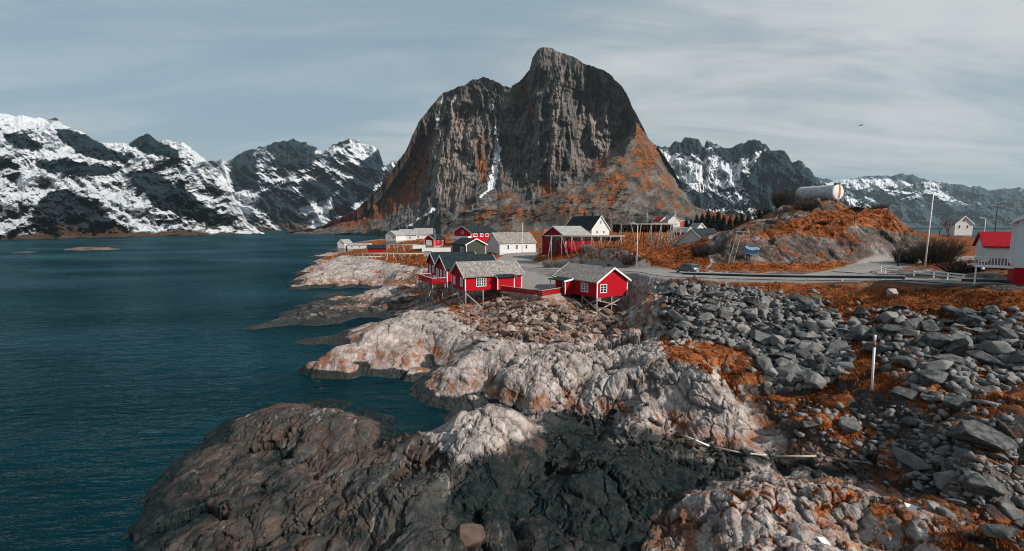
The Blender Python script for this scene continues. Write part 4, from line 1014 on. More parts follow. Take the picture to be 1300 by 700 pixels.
window(cabR, face_frame('l', 10.8, 6.5) @ Matrix.Translation((0, .065, 0)), 7.9, .9, .7, 1.1, 1, 2)
MB().box(6.5, 7.4, .062, .11, 0.02, 2.0, face_frame('l', 10.8, 6.5)).build('door', RED2, cabR)
stilts(cabR, [(.1, .1), (3.2, .1), (6.4, .1), (.1, 3.6), (6.4, 3.6), (3.2, 3.6), (.1, 6.8), (3.2, 6.8)], [(0, .12, 2, .85), (0, .72, 2, .06), (0, .1, 3, .9), (3, .1, 0, .62)])
aL = R(26.7)
cabL = house('cabin', 'red stilted cabin with slate roof and black-roofed porch, left of the yard', 'cabin', (-10.86, 84.9, 7.2), aL - R(90), 10.8, 6.6, 2.5, RED, SLATE, 32, 'red stilted cabins on the shore',
             windows=[('r', 2.0, .62, 1.85, 1.45, 4, 3), ('f', .75, .6, 1.1, 1.5, 1, 1, .16, PALEPANE), ('f', 4.35, .6, 1.1, 1.5, 1, 1, .16, PALEPANE)])
porch_box(cabL, face_frame('r', 10.8, 6.6), 5.55, 8.7, 1.1, 2.1, 2.5, RED)
stilts(cabL, [(6.5, .1), (6.5, 3.3), (3.3, .1), (.1, .1), (3.3, 3.0), (.1, 3.0)], [(0, .2, 3, .7), (0, .75, 3, .1), (0, .1, 1, .9), (2, .9, 0, .4)])
cabM = house('cabin', 'red cabin with black roof directly behind the left slate-roofed cabin', 'cabin', (-12.3 - 2.9, 89 + 5.7, 7.6), aL - R(90), 10.5, 6.4, 2.5, RED, BLACKROOF, 34, 'red stilted cabins on the shore',
             windows=[('f', .7, .4, .9, 1.7, 1, 1, .16, PALEPANE), ('f', 4.6, .5, 1.0, 1.6, 1, 1, .16, PALEPANE)], doors=[('f', 2.5, .05, .9, 2.0, TRIM)])
stilts(cabM, [(6.3, .1), (3.2, .1), (.1, .1), (6.3, 3), (3.2, 3)], [(0, .2, 2, .9)])
cabF = house('cabin', 'red cabin with black roof, farthest left of the three joined by the deck', 'cabin', (-15.9 - 2.8, 99 + 5.5, 7.7), aL - R(90), 9.5, 6.2, 2.5, RED, BLACKROOF, 34, 'red stilted cabins on the shore',
             windows=[('f', 3.6, .5, 1.1, 1.6, 1, 1, .16, PALEPANE)], doors=[('f', 1.4, .05, .9, 2.0, TRIM)])
stilts(cabF, [(6.1, .1), (3.2, .1), (.1, .1)], [(0, .2, 2, .9)])
# deck along the seaward gables
def deck():
    r = empty('deck', (-12.3, 89, 7.45), aL - R(90), 'red railed wooden deck on stilts along the seaward gables of the black-roofed cabins', 'deck')
    M = MB(); M.box(-9.2, .1, -3.0, -.06, -.16, 0); M.build('deck_floor', RED2, r)
    def rail(a, b, nm='railing'):
        m = MB(); a = Vector(a); b = Vector(b); n = max(2, int((b - a).length / 1.5))
        for i in range(n + 1): p = a.lerp(b, i / n); m.box(p.x - .05, p.x + .05, p.y - .05, p.y + .05, 0, .95)
        for z in (.25, .48, .71): m.beam(a + Vector((0, 0, z)), b + Vector((0, 0, z)), .04, .15)
        o = m.build(nm, RED, r); t = MB(); t.beam(a + Vector((0, 0, .98)), b + Vector((0, 0, .98)), .14, .06); t.build('handrail', TRIM, o)
    rail((.05, -.3, 0), (.05, -2.95, 0)); rail((0, -2.95, 0), (-9.1, -2.95, 0)); rail((-9.15, -2.9, 0), (-9.15, -.3, 0))
    stilts(r, [(-.1, -2.85), (-2.4, -2.85), (-4.7, -2.85), (-7, -2.85), (-9, -2.85), (-.1, -.4), (-4.7, -.4), (-9, -.4)], [(0, .85, 1, .1), (1, .85, 0, .1), (2, .9, 1, .15)])
deck()
# fence and timber edge of the yard
TANW = rough_mat('tan_timber', (.25, .17, .12), (.34, .25, .19), 3.0, .85, .2)
def yard_fence():
    r = empty('fence', (-1.6, 83.0, 7.15), 0, 'low red board fence with pale top rail along the yard edge above the rubble', 'fence')
    pts = [Vector((-1.9, 79.9, 0)), Vector((4.7, 73.6, 0)), Vector((8.3, 77.4, 0))]
    o0 = Vector((-1.6, 83.0, 0))
    for k in range(2):
        a, b = pts[k] - o0, pts[k + 1] - o0; L = (b - a).length
        m = MB()
        for z in (.16, .42, .68): m.beam(a + Vector((0, 0, z)), b + Vector((0, 0, z)), .05, .235)
        m.build('fence_boards', RED2, r)
        n = max(2, round(L / 1.8))
        for i in range(n + (k == 1)):
            p = a.lerp(b, i / n); MB().box(p.x - .05, p.x + .05, p.y + .03, p.y + .13, -.3, .86).build('post', RED2, r)
        MB().beam(a + Vector((0, 0, .88)), b + Vector((0, 0, .88)), .16, .05).build('top_rail', PALEWOOD, r)
        MB().beam(a + Vector((0, -.05, -.2)), b + Vector((0, -.05, -.2)), .2, .36).build('retaining_board', TANW, r)
yard_fence()

# ================================================================== VILLAGE
def at(px, D, z):
    x, y, z = PZ(px, D, z); return (float(x), float(y), float(z))
def gable_left(A, alpha):      # near corner with the ridge running right at angle alpha: visible faces are front gable (left) and long wall 'r'
    return lambda W: (A[0] - W * math.sin(alpha), A[1] + W * math.cos(alpha), A[2])
def housel(name, label, cat, A, adeg, L, W, *a, **k):
    al = R(adeg); o = gable_left(A, al)(W)
    return house(name, label, cat, o, al - R(90), L, W, *a, **k)
housel('barn', 'long white barn with grey slate roof and small windows, behind the yard', 'barn', at(634, 140, 10.1), 30, 12.8, 8.2, 3.0, WHITEW, SLATE, 36, ov=.25,
       windows=[('r', 2.6, 1.1, .8, 1.4, 1, 2), ('r', 5.6, 1.1, .8, 1.4, 1, 2), ('r', 9.0, 1.1, .8, 1.4, 1, 2)], base=1.5, base_mat=WHITEW, trim=False)
housel('shed', 'tall dark red wooden shed with pale grey roof behind the fish rack', 'shed', at(718, 118, 11.2), 35, 9, 9.5, 4.3, RED2, GREYROOF, 28, ov=.3, base=1.6, base_mat=RED2, doors=[('f', 3.4, .1, 2.6, 3.0, DKWOOD)])
A_ = at(751, 185, 13.0)
house('house', 'white house with steep black roof and two chimneys behind the red shed', 'house', A_, R(30), 18, 8.9, 4.0, WHITEW, BLACKROOF, 49, ov=.35,
      windows=[('f', 4.1, 6.0, .8, 1.5, 1, 2), ('f', 2.2, 2.3, .9, 1.2, 1, 2), ('f', 5.7, 2.3, .9, 1.2, 1, 2)], chimneys=[(4.45, 4.5, 1.5, 1.1), (4.45, 9.5, 1.5, 1.1)], base=3)
bigred = housel('house', 'large red two-storey house with black roof and white balcony band', 'house', at(598, 185, 10.9), 48, 15, 9.9, 4.9, RED, BLACKROOF, 26, ov=.4,
       windows=[('f', 4.2, 4.2, 1.6, 1.3, 3, 1), ('r', 1.0, 3.1, 2.4, 1.3, 3, 1, .2), ('r', 5.0, 3.1, 1.6, 1.3, 2, 1, .2), ('r', 8.0, 3.1, 1.6, 1.3, 2, 1, .2), ('r', 11, 3.1, 1.6, 1.3, 2, 1, .2), ('r', 3.5, .6, 1.5, 1.2, 2, 1)], base=1.5, chimneys=[(4.9, 9, .9, .8)])
MB().box(-.4, 10.2, -1.7, -.06, 2.1, 2.25).box(-.4, 10.2, -1.7, -1.62, 2.26, 3.4).box(-.4, -.3, -1.6, -.06, 2.26, 3.4).box(10.1, 10.2, -1.6, -.06, 2.26, 3.4).build('balcony', TRIM, bigred)
housel('garage', 'small red garage with one white door and a black roof', 'garage', at(551, 185, 10.6), 70, 9.5, 4.4, 2.5, RED, BLACKROOF, 38, ov=.25, doors=[('f', 1.0, .05, 2.4, 2.1, TRIM)], windows=[('r', 3, .9, .9, 1, 1, 1), ('r', 6.5, .1, .9, 1.9, 1, 1)], base=1.5)
gh = house('house', 'dark green house with black roof and white-framed dormer windows', 'house', at(592, 125, 10.2), R(25), 12, 5.6, 3.1, GREENW, BLACKROOF, 27, ov=.35, windows=[('l', 1.6, 1.1, 1.0, 1.3, 1, 1, .2), ('l', 3.6, 1.1, 1.0, 1.3, 1, 1, .2)], base=2.5)
housel('house', 'white gabled cottage at the seaward end of the far row', 'house', at(503, 236, 11.0), 68, 8, 6.2, 2.6, WHITEW, GREYROOF, 36, 'row of white houses by the fjord', ov=.3, windows=[('f', 1.5, .8, .9, 1.2, 1, 1), ('f', 4, .8, .9, 1.2, 1, 1)], base=3)
housel('house', 'white house with broad grey roof, middle of the far row', 'house', at(508, 243, 11.0), 12, 8, 7.5, 2.8, WHITEW, GREYROOF, 36, 'row of white houses by the fjord', ov=.4, windows=[('r', 1.2, .8, .9, 1.2, 1, 1), ('r', 4.5, .8, .9, 1.2, 1, 1)], base=3)
housel('house', 'white house with long grey roof at the landward end of the far row', 'house', at(527, 252, 11.2), 8, 9, 8.5, 2.8, WHITEW, GREYROOF, 36, 'row of white houses by the fjord', ov=.4, windows=[('r', 1.2, .8, .9, 1.2, 1, 1), ('r', 6.2, .8, .9, 1.2, 1, 1)], base=3)
housel('boathouse', 'small white boathouse with peaked roof at the tip of the shore', 'boathouse', at(437.5, 250, 6.6), 75, 7, 4.2, 2.6, WHITEW, GREYROOF, 42, ov=.2, trim=False, base=5, base_mat=WOOD)
housel('boathouse', 'long low white boathouse reaching out from the peaked one', 'boathouse', at(441, 250, 6.4), 3, 11.5, 5.0, 1.9, WHITEW, GREYROOF, 18, ov=.2, trim=False, base=5, base_mat=WOOD, windows=[('r', 2, .6, .9, .9, 1, 1), ('r', 6, .6, .9, .9, 1, 1)])
housel('shed', 'low red shed with black roof among the fish racks on the headland', 'shed', at(467, 205, 6.6), 12, 7.5, 5, 2.2, RED2, BLACKROOF, 24, ov=.5, trim=False, base=2.5, base_mat=DKWOOD)
wb = housel('house', 'white house with wide steep gable and black roof beside the road knoll', 'house', at(905, 113, 9.9), 46, 13, 11, 2.7, WHITEW, BLACKROOF, 41, ov=.3, base=1.5)
house('house', 'white house with red roof on the slope under the peak', 'house', at(838, 330, 18.5), R(18), 9, 7, 3.4, WHITEW, REDROOF, 38, ov=.4, windows=[('f', 1.2, 1, 1, 1.2, 1, 1), ('f', 4.6, 1, 1, 1.2, 1, 1)], base=4)
house('house', 'white house with white-grey roof beside the red-roofed one', 'house', at(848, 320, 18.0), R(8), 8, 8.5, 3.8, WHITEW, GREYROOF, 40, ov=.3, windows=[('f', 1.6, 1, 1, 1.2, 1, 1), ('f', 5.2, 1, 1, 1.2, 1, 1)], base=4)
house('house', 'pale red house with flat grey roof left of the conifers', 'house', at(862, 325, 18.0), R(5), 8, 6.5, 3.2, paint_mat("faded_red_boards", (.34, .09, .07), .3), GREYROOF, 20, ov=.3, base=4)
house('cottage', 'small white cottage with a peaked roof left of the steep white gable', 'cottage', at(884, 200, 15.2), R(12), 6, 4.6, 1.9, WHITEW, GREYROOF, 45, ov=.3, base=3)
house('cottage', 'tiny red cottage with white bargeboards in front of the conifers', 'cottage', at(871, 190, 13.8), R(30), 6, 4.4, 2.0, RED2, GREYROOF, 40, ov=.3, base=2)
house('house', 'lone white house with bare tree in front, behind the knoll to the right', 'house', at(1211.5, 165, 15.0), R(-8), 6, 5.4, 4.0, WHITEW, GREYROOF, 43, ov=.3, windows=[('f', .9, 2.4, .8, 1.2, 1, 1), ('f', 3.4, 2.4, .8, 1.2, 1, 1), ('f', 2.1, 4.6, .8, 1.0, 1, 1)], base=2)
# right edge of the view
rh = house('house', 'tall white boarded house on a red basement at the right edge', 'house', (48.2, 45.2, 14.1), R(-44), 10, 9, 4.6, WHITEH, GREYROOF, 30, ov=.45, trim=False, base=None)
MB().box(.03, 8.97, .03, 9.97, -3.0, -.004).build('basement', RED, rh)
bal = MB(); bal.box(-2.75, -.02, .15, 2.2, -.12, 0); bo = bal.build('balcony', TRIM, rh)
rl = MB()
for a, b in (((-2.7, .2), (-.03, .2)), ((-2.7, .2), (-2.7, 2.15))):
    n = 12; A0 = Vector((*a, 0)); B0 = Vector((*b, 0))
    for i in range(n + 1): p = A0.lerp(B0, i / n); rl.box(p.x - .03, p.x + .03, p.y - .02, p.y + .02, 0, .9)
    rl.beam(A0 + Vector((0, 0, .93)), B0 + Vector((0, 0, .93)), .1, .07); rl.beam(A0 + Vector((0, 0, .1)), B0 + Vector((0, 0, .1)), .06, .06)
rl.build('balustrade', TRIM, bo)
for q in ((-2.6, .3), (-2.6, 2.0)): MB().box(q[0] - .06, q[0] + .06, q[1] - .06, q[1] + .06, -2.2, -.13).build('balcony_post', TRIM, rh)
house('house', 'low white house with bright red roof behind the balcony', 'house', at(1247, 62, 13.2), R(-49) + R(90) , 5.5, 9, 2.5, WHITEW, REDROOF, 32, ov=.3, trim=False, base=2, barge=None) if False else \
    housel('house', 'low white house with bright red roof behind the balcony', 'house', at(1249, 60, 13.4), -34, 9, 5.0, 2.15, WHITEW, REDROOF, 33, ov=.3, trim=False, base=2, barge=None)
# low white walls in the village
def lowwall(label, a, b, h=.9, t=.3, mat=TRIM):
    a = Vector(a); b = Vector(b); r = empty('wall', tuple(a), 0, label, 'wall'); d = b - a
    n = max(2, int(d.length / 3)); m = MB()
    m.beam((0, 0, h / 2 - .3), d + Vector((0, 0, h / 2 - .3)), t, h + .6); m.build('panel', mat, r)
    c = MB(); c.beam((0, 0, h + .03), d + Vector((0, 0, h + .03)), t + .12, .06); c.build('coping', mat, r)
lowwall('white garden wall below the small red garage', site(524, 172, 314), site(540, 172, 313.5), .7)
lowwall('white wall of a terrace below the large red house', site(536, 160, 318), site(572, 160, 317.5), .8)
lowwall('grey concrete wall under the white terrace wall', site(538, 152, 324), site(548, 152, 324), 1.2, .4, STONE)

# ================================================================== FISH-DRYING RACKS
def rack(label, A, rz, L, Wd, H, fish=True, nb=6, group='fish drying racks', deckn=9, wood=None, flen=(.45, 1.0), dens=34, fmat=None):
    wood = wood or WOOD
    r = empty('drying_rack', A, rz, label, 'drying rack', group); rr = random.Random(int(A[0] * 10) % 997)
    M = Matrix.Translation(Vector(A)) @ Matrix.Rotation(rz, 4, 'Z')
    def gz(x, y): w_ = M @ Vector((x, y, 0)); return ground(w_.x, w_.y) - A[2] - .2
    for i in range(nb):
        x = L * i / (nb - 1)
        for y in ((0, Wd) if Wd > 3 else (Wd / 2,)):
            if rr.random() < .75: MB().tube([(x + rr.uniform(-.1, .1), y, gz(x, y)), (x, y, H)], .09, 6).build('post', wood, r, True)
            s = rr.choice((-1, 1)) * rr.uniform(.8, 1.7); yy = y + rr.uniform(-1.4, 1.4)
            MB().tube([(x + s, yy, gz(x + s, yy)), (x, y, H - .05)], .08, 6).build('brace', wood, r, True)
    for y in np.linspace(0, Wd, 3): MB().tube([(-.8, y, H - .08), (L + .8, y, H - .08 + rr.uniform(-.06, .06))], .075, 6).build('beam', wood, r, True)
    n = int(L / .75)
    m = MB()
    for k in range(deckn):
        y = Wd * k / max(1, deckn - 1) + rr.uniform(-.1, .1); e = rr.uniform(-.9, .9)
        MB().tube([(-1 + e, y, H + .07 + rr.uniform(-.03, .06)), (L + 1 + e, y + rr.uniform(-.25, .25), H + .09 + rr.uniform(-.04, .06))], .055, 5).build('pole', wood, r, True)
    if fish:
        f = MB()
        for k in range(int(L * dens)):
            x = rr.uniform(-.5, L + .5); y = rr.uniform(0, Wd); l = rr.uniform(*flen); w_ = rr.uniform(.12, .22)
            f.tube([(x, y, H - .05), (x + rr.uniform(-.08, .08), y, H - .05 - l * .55), (x + rr.uniform(-.06, .06), y, H - .1 - l)], [w_ * .5, w_, w_ * .3], 4)
        o = f.build('hanging_fish', fmat or FISH, r); o['kind'] = 'stuff'
    return r
x, y, z = at(700, 110, 12); rack('long drying rack hung with fish in front of the dark red shed', (x, y, 11.9), R(4), 16.5, 5.5, 3.9, True, 8, deckn=16, flen=(.5, 1.2), dens=40)
x, y, z = at(788, 112, 14); rack('high drying rack hung with dark fish on top of the orange mound', (x, y, 14.4), R(3), 12.0, 5.5, 4.2, True, 6, deckn=16, flen=(.9, 2.0), dens=60, fmat=rough_mat('fish_and_void_shade', (.018, .016, .015), (.06, .048, .04), 3.5, .9, .5))  # dark, dense fish also stand in for the shaded void underneath
x, y, z = at(838, 118, 14); rack('short rack of leaning poles at the right end of the mound', (x, y, 14.0), R(10), 5.5, 4, 3.6, False, 5, deckn=5)
for (lab, px, D, zz, L, rzz) in (('empty pole rack nearest the tip of the headland', 446, 178, 4.0, 10, 6), ('empty pole rack in front of the low red shed', 452, 190, 5.0, 17, -4), ('empty pole rack on the rock left of the deck', 492, 165, 5.6, 14, 12), ('empty pole rack below the white terrace walls', 505, 188, 7.0, 15, 4), ('empty pole rack between the far white houses and the shed', 488, 215, 8.2, 14, -6)):
    x, y, z = at(px, D, zz); rack(lab, (x, y, ground(x, y)), R(rzz), L, 2.6, 3.2, False, 8, deckn=5, wood=PALEWOOD)
# jetty in front of the far white houses
def jetty():
    x, y, z = at(470, 300, 3.2); r = empty('jetty', (x, y, z), R(2), 'grey timber jetty on piles below the far row of white houses', 'jetty')
    MB().box(0, 17, 0, 5, 0, .3).build('deck_floor', WOOD, r)
    for i in range(8): MB().tube([(.4 + i * 2.3, .2, -4), (.4 + i * 2.3, .2, 1.0)], .16, 6).build('pile', WOOD, r, True)
    MB().beam((0, .2, 1.0), (17, .2, 1.0), .1, .12).build('railing', WOOD, r)
jetty()
# ================================================================== POLES AND WIRES
def pole(name, label, cat, base, h, r0, r1, mat, lean=(0, 0), lamp=None, cross=False, group=None):
    r = empty(name, base, 0, label, cat, group)
    top = Vector((lean[0], lean[1], h)); MB().tube([(0, 0, -.5), top * .5, top], [r0, (r0 + r1) / 2, r1], 8).build('pole', mat, r, True)
    if lamp:
        m = MB(); m.tube([top - Vector((0, 0, .1)), top + Vector((lamp * .5, 0, .25)), top + Vector((lamp, 0, .3))], .04, 6); a = m.build('arm', mat, r, True)
        MB().box(min(lamp * .7, lamp * 1.35) + top.x, max(lamp * .7, lamp * 1.35) + top.x, top.y - .14, top.y + .14, h + .22, h + .36).build('lamp_head', GALV, a, bevel=.03)
    if cross:
        c = MB(); c.box(-1.1, 1.1, -.06, .06, h - .9, h - .72); cr_ = c.build('crossarm', DKWOOD, r)
        for xx in (-1, -.35, .35, 1): MB().tube([(xx, 0, h - .72), (xx, 0, h - .5)], .05, 6).build('insulator', TRIM, cr_, True)
    return r
def gpt(px, D):
    x, y, z = PZ(px, D, 12.); z = ground(x, y); x, y, _ = PZ(px, D, z); return (float(x), float(y), float(ground(x, y)))
pole('lamp_post', 'pale lamp post beside the road behind the right red cabin', 'lamp post', gpt(808, 86), 8.3, .1, .06, GALV, (0, 0), -.9)
pole('flagpole', 'tall white flagpole leaning a little beside the dark hedge', 'flagpole', gpt(1174, 76), 12.0, .12, .06, TRIM, (.35, 0))
pole('lamp_post', 'grey lamp post with short arm behind the red-roofed house', 'lamp post', gpt(1245, 98), 9.3, .1, .06, GALV, (.1, 0), -1.0)
up = pole('utility_pole', 'brown utility pole with crossarm in front of the blue range', 'utility pole', gpt(1262, 135), 10.5, .15, .1, DKWOOD, (0, 0), None, True)
pole('lamp_post', 'thin white lamp post just left of the white barn roof end', 'lamp post', gpt(663, 136), 9.2, .09, .06, GALV)
pole('lamp_post', 'thin white lamp post behind the small red garage', 'lamp post', gpt(552.5, 182), 7.6, .09, .06, GALV)
pole('lamp_post', 'distant lamp post above the high rack', 'lamp post', gpt(821, 240), 9.6, .1, .07, GALV)
pole('lamp_post', 'distant lamp post above the short leaning rack', 'lamp post', gpt(857, 240), 9.6, .1, .07, GALV)
ub = Vector(up.location)
m = MB(); q0 = Vector(PD(1190, 274, 150)); q1 = Vector((ub.x, ub.y, ub.z + 9.9)); q2 = Vector(PD(1420, 250, 60))
def sag(a, b, s, n=12): return [a.lerp(b, i / n) - Vector((0, 0, s * 4 * (i / n) * (1 - i / n))) for i in range(n + 1)]
for k, (oz, ox) in enumerate(((0, -.4), (0, .4))):
    w_ = MB(); w_.tube(sag(q1 + Vector((ox, 0, oz)), q2 + Vector((ox, 0, -k * 1.0)), .5), .028, 4)
    tag(w_.build('power_cable', DARKSTEEL), ('upper' if k == 0 else 'lower') + ' black power cable sagging from the utility pole to the right', 'cable')
q3 = Vector(PD(1185, 288, 165))
for k, (dz, e) in enumerate(((9.9, 0), (7.2, -2.0))):
    w_ = MB(); w_.tube(sag(Vector((ub.x, ub.y, ub.z + dz)), q3 + Vector((-6 + 0 * k, 4, 3.5 + e)), .7), .03, 4)
    tag(w_.build('power_cable', DARKSTEEL), ('higher' if k == 0 else 'lower') + ' thin cable running left from the utility pole towards the lone white house', 'cable')

# ================================================================== GUARD RAILS
def guardrail(label, pts, mat, h=.75, step=4.0, postmat=GALV, beamh=.3, double=False, turn=False, cap=False):
    pts = [Vector(p) for p in pts]; o0 = pts[0].copy(); r = empty('guardrail', tuple(o0), 0, label, 'guardrail')
    pl = [p - o0 for p in pts]
    m = MB()
    for z in ((h - beamh / 2,) if not double else (h - .08, h - .42)):
        bh = beamh if not double else .17
        for a, b in zip(pl[:-1], pl[1:]):
            m.beam(a + Vector((0, 0, z)), b + Vector((0, 0, z)), .05, bh)
            m.beam(a + Vector((.03, -.05, z)), b + Vector((.03, -.05, z)), .05, bh * .35)
    if turn:
        a = pl[-1]; m.beam(a + Vector((0, 0, h - beamh / 2)), a + Vector((-.9, -.25, -.3)), .05, .24)
    m.build('rail', mat, r)
    if cap:
        c = MB()
        for a, b in zip(pl[:-1], pl[1:]): c.beam(a + Vector((.02, -.06, h + .03)), b + Vector((.02, -.06, h + .03)), .1, .12)
        c.build('rail_cap', TRIM, r)  # pale top edge; the dark beam below it stands for shade
    acc = 0
    for a, b in zip(pl[:-1], pl[1:]):
        L = (b - a).length
        while acc < L:
            p = a.lerp(b, acc / L); MB().box(p.x - .05, p.x + .05, p.y + .03, p.y + .13, p.z - .6, p.z + h - .02).build('post', postmat, r); acc += step
        acc -= L
guardrail('long guardrail with pale posts and a beam darkened as shade, above the boulder bank', [tuple(c) for c in RAIL[:7]], DARKSTEEL, .85, 4.0, TRIM, .34, turn=True, cap=True)
guardrail('short dark guardrail below the tall white house', px_line([(1222, 361.2, 11.7), (1262, 362.5, 11.9), (1330, 366, 12.3)]), DARKSTEEL, .6, 3.5, DARKSTEEL, .34)
guardrail('white double guardrail curving along the far side of the road', px_line([(1119, 343.5, 11.3), (1126, 346.5, 11.3), (1150, 349, 11.4), (1185, 352.5, 11.5), (1226, 357.0, 11.8)]), GALV, .8, 3.2, TRIM, .3, True)

# ================================================================== TANK
def tank():
    c1 = Vector(PD(1064, 244.3, 107)); ax = Vector((-.30, .953, .015)).normalized(); L = 9.6; rd = 1.72
    r = empty('storage_tank', (c1.x, c1.y, ground(c1.x, c1.y)), 0, 'big grey cylindrical steel tank lying on the knoll, white end with rust stripe', 'storage tank')
    o0 = Vector(r.location)
    def P_(t): return c1 - o0 + ax * t
    prof = [(-.28, .25), (-.22, .8), (-.1, 1.35), (.0, rd * .965), (.15, rd)] + [(.15 + (L - .3) * i / 8, rd) for i in range(1, 9)] + [(L, rd * .965), (L + .12, 1.3), (L + .22, .7), (L + .26, .2)]
    MB().tube([P_(t) for t, _ in prof[3:]], [q for _, q in prof[3:]], 40).build('shell', rough_mat("tank_steel", (.36, .37, .37), (.50, .51, .51), .9, .6, .05, (.30, .29, .28)), r, True)
    e = MB().tube([P_(t) for t, _ in prof[:5]][::-1], [q * 1.001 for _, q in prof[:5]][::-1], 40).build('end_cap', rough_mat("tank_white_end", (.62, .60, .57), (.74, .73, .71), 1.2, .6, .05), r, True)
    up_ = Vector((0, 0, 1)); sd = ax.cross(up_).normalized()
    s = MB()
    for (z0, z1) in ((-1.3, -.3), (-.3, .7), (.7, 1.55)):
        f = lambda z: -.33 + .13 * (abs(z) / 1.5) ** 2 - (0 if abs(z) < 1.0 else -.12)
        s.beam(P_(f(z0)) + up_ * z0 + sd * .15, P_(f(z1)) + up_ * z1 + sd * .15, .5, .06)
    s.build('rust_stripe', rough_mat("rust", (.42, .11, .035), (.55, .22, .09), 2.0, .9, .2), e)
    for t in (1.2, 3.6, 6.0, 8.2): MB().tube([P_(t - .04), P_(t + .04)], rd + .03, 40).build('band', GALV, r, True)
    b = MB()
    for t in (.9, 7.6):
        p = P_(t); w_ = ground(p.x + o0.x, p.y + o0.y) - o0.z - .5; b.beam(Vector((p.x, p.y, (p.z - rd * .8))) + sd * 1.4, Vector((p.x, p.y, (p.z - rd * .8))) - sd * 1.4, .5, .5)
        for s_ in (-1.1, 1.1): q = p + sd * s_; b.box(q.x - .25, q.x + .25, q.y - .25, q.y + .25, w_ - .4, p.z - rd * .75)
    b.build('saddle', STONE, r)
    h = MB(); p = P_(.35) + up_ * rd; h.box(p.x - .55, p.x + .55, p.y - .3, p.y + .3, p.z - .1, p.z + .32); h.build('hatch', DARKSTEEL, r)
tank()

# ================================================================== VEHICLES
def car(label, loc, rz, L, Wd, Hh, paint, name='car', plate=True):
    """x forward"""
    r = empty(name, loc, rz, label, name); w2 = Wd / 2; sc = L / 4.2; hz = Hh / 1.48
    low = [(-2.08, .38), (-2.1, .62), (-2.02, .92), (-1.0, .95), (.75, .93), (1.75, .80), (2.05, .62), (2.08, .36), (1.8, .26), (-1.85, .26)]
    m = MB(); T = Matrix.Rotation(R(90), 4, 'Z')
    def ext(poly, w0, taper, mb):
        n = len(poly); i = len(mb.v)
        for s in (-1, 1):
            for (x, z) in poly: mb.v.append((x * sc, s * w0 * (taper(z)), z * hz))
        mb.f.append(tuple(i + k for k in range(n))[::-1]); mb.f.append(tuple(i + n + k for k in range(n)))
        for k in range(n): mb.f.append((i + k, i + (k + 1) % n, i + n + (k + 1) % n, i + n + k))
    ext(low, w2, lambda z: 1 if z < .9 else .97, m); body = m.build('body', paint, r, True, bevel=.07)
    g = MB(); ext([(-1.98, .93), (-1.55, 1.40), (-1.2, 1.46), (.0, 1.46), (.35, 1.38), (1.05, .93)], w2 * .93, lambda z: 1 if z < 1 else .84, g); cabn = g.build('cabin', paint, r, True, bevel=.05)
    gl = MB()
    for s in (-1, 1):
        gl.v += [(x * sc, s * (w2 * .93 * (1 - .16 * (z - .93) / .5) + .012), z * hz) for x, z in ((-1.6, .98), (-1.28, 1.36), (.22, 1.36), (.8, .98))]
    i = 0; gl.f += [(0, 1, 2, 3), (7, 6, 5, 4)]
    k = len(gl.v); gl.v += [(-1.95 * sc, -w2 * .78, .99 * hz), (-1.95 * sc, w2 * .78, .99 * hz), (-1.60 * sc, w2 * .70, 1.37 * hz), (-1.60 * sc, -w2 * .70, 1.37 * hz)]; gl.f.append((k, k + 1, k + 2, k + 3))
    k = len(gl.v); gl.v += [(1.0 * sc, -w2 * .8, .99 * hz), (1.0 * sc, w2 * .8, .99 * hz), (.42 * sc, w2 * .7, 1.36 * hz), (.42 * sc, -w2 * .7, 1.36 * hz)]; gl.f.append((k + 3, k + 2, k + 1, k))
    gl.build('window', PANE, cabn)
    for x in (-1.28, 1.3):
        for s in (-1, 1):
            t = MB(); t.tube([(x * sc, s * (w2 - .16), .32), (x * sc, s * (w2 + .02), .32)], .33, 18); wh = t.build('wheel', RUBBER, r, True)
            MB().tube([(x * sc, s * (w2 + .021), .32), (x * sc, s * (w2 + .03), .32)], .19, 14).build('rim', GALV, wh, True)
    for s in (-1, 1):
        MB().box(-2.12 * sc, -2.05 * sc, min(s * w2 * .72, s * w2 * .95), max(s * w2 * .72, s * w2 * .95), .66 * hz, .88 * hz).build('taillight', plain_mat("red_lens", (.30, .01, .01), .2, .5), r)
        MB().box(2.0 * sc, 2.08 * sc, min(s * w2 * .6, s * w2 * .9), max(s * w2 * .6, s * w2 * .9), .56 * hz, .70 * hz).build('headlight', GALV, r)
    MB().box(-2.16 * sc, -2.06 * sc, -w2 * .9, w2 * .9, .34 * hz, .55 * hz).build('bumper', DARKSTEEL, r)
    if plate: MB().box(-2.18 * sc, -2.161 * sc, -.26, .26, .40 * hz, .51 * hz).build('number_plate', TRIM, r)
    return r
cx_, cy_, cz_ = (float(v) for v in P(873, 346.5, 10.45))
car('dark grey hatchback driving away on the road above the boulder bank', (cx_, cy_, cz_ + .02), R(112), 4.3, 1.8, 1.52, plain_mat("grey_paint", (.10, .105, .11), .3, .5, .3))
x, y, z = at(1260, 57, 12.6); car('dark maroon car parked under the white balcony', (x, y, ground(x, y)), R(158), 4.3, 1.8, 1.6, plain_mat("maroon_paint", (.05, .012, .014), .3, .5))
# orange container in the village
x, y, z = at(690, 210, 14.2)
oc_ = empty('container', (x, y, ground(x, y) + .3), R(8), 'small orange container behind the dark red shed', 'container')
om = plain_mat("orange_paint", (.55, .16, .03), .5, .3, 0, .2)
mm = MB().box(0, 3.6, 0, 2.2, 0, 2.2)
for i in range(12): mm.box(.15 + i * .29, .28 + i * .29, -.04, 0.0, .1, 2.1)
mm.build('body', om, oc_); MB().box(-.03, 3.63, -.06, 2.23, 2.2, 2.3).build('lid', om, oc_)

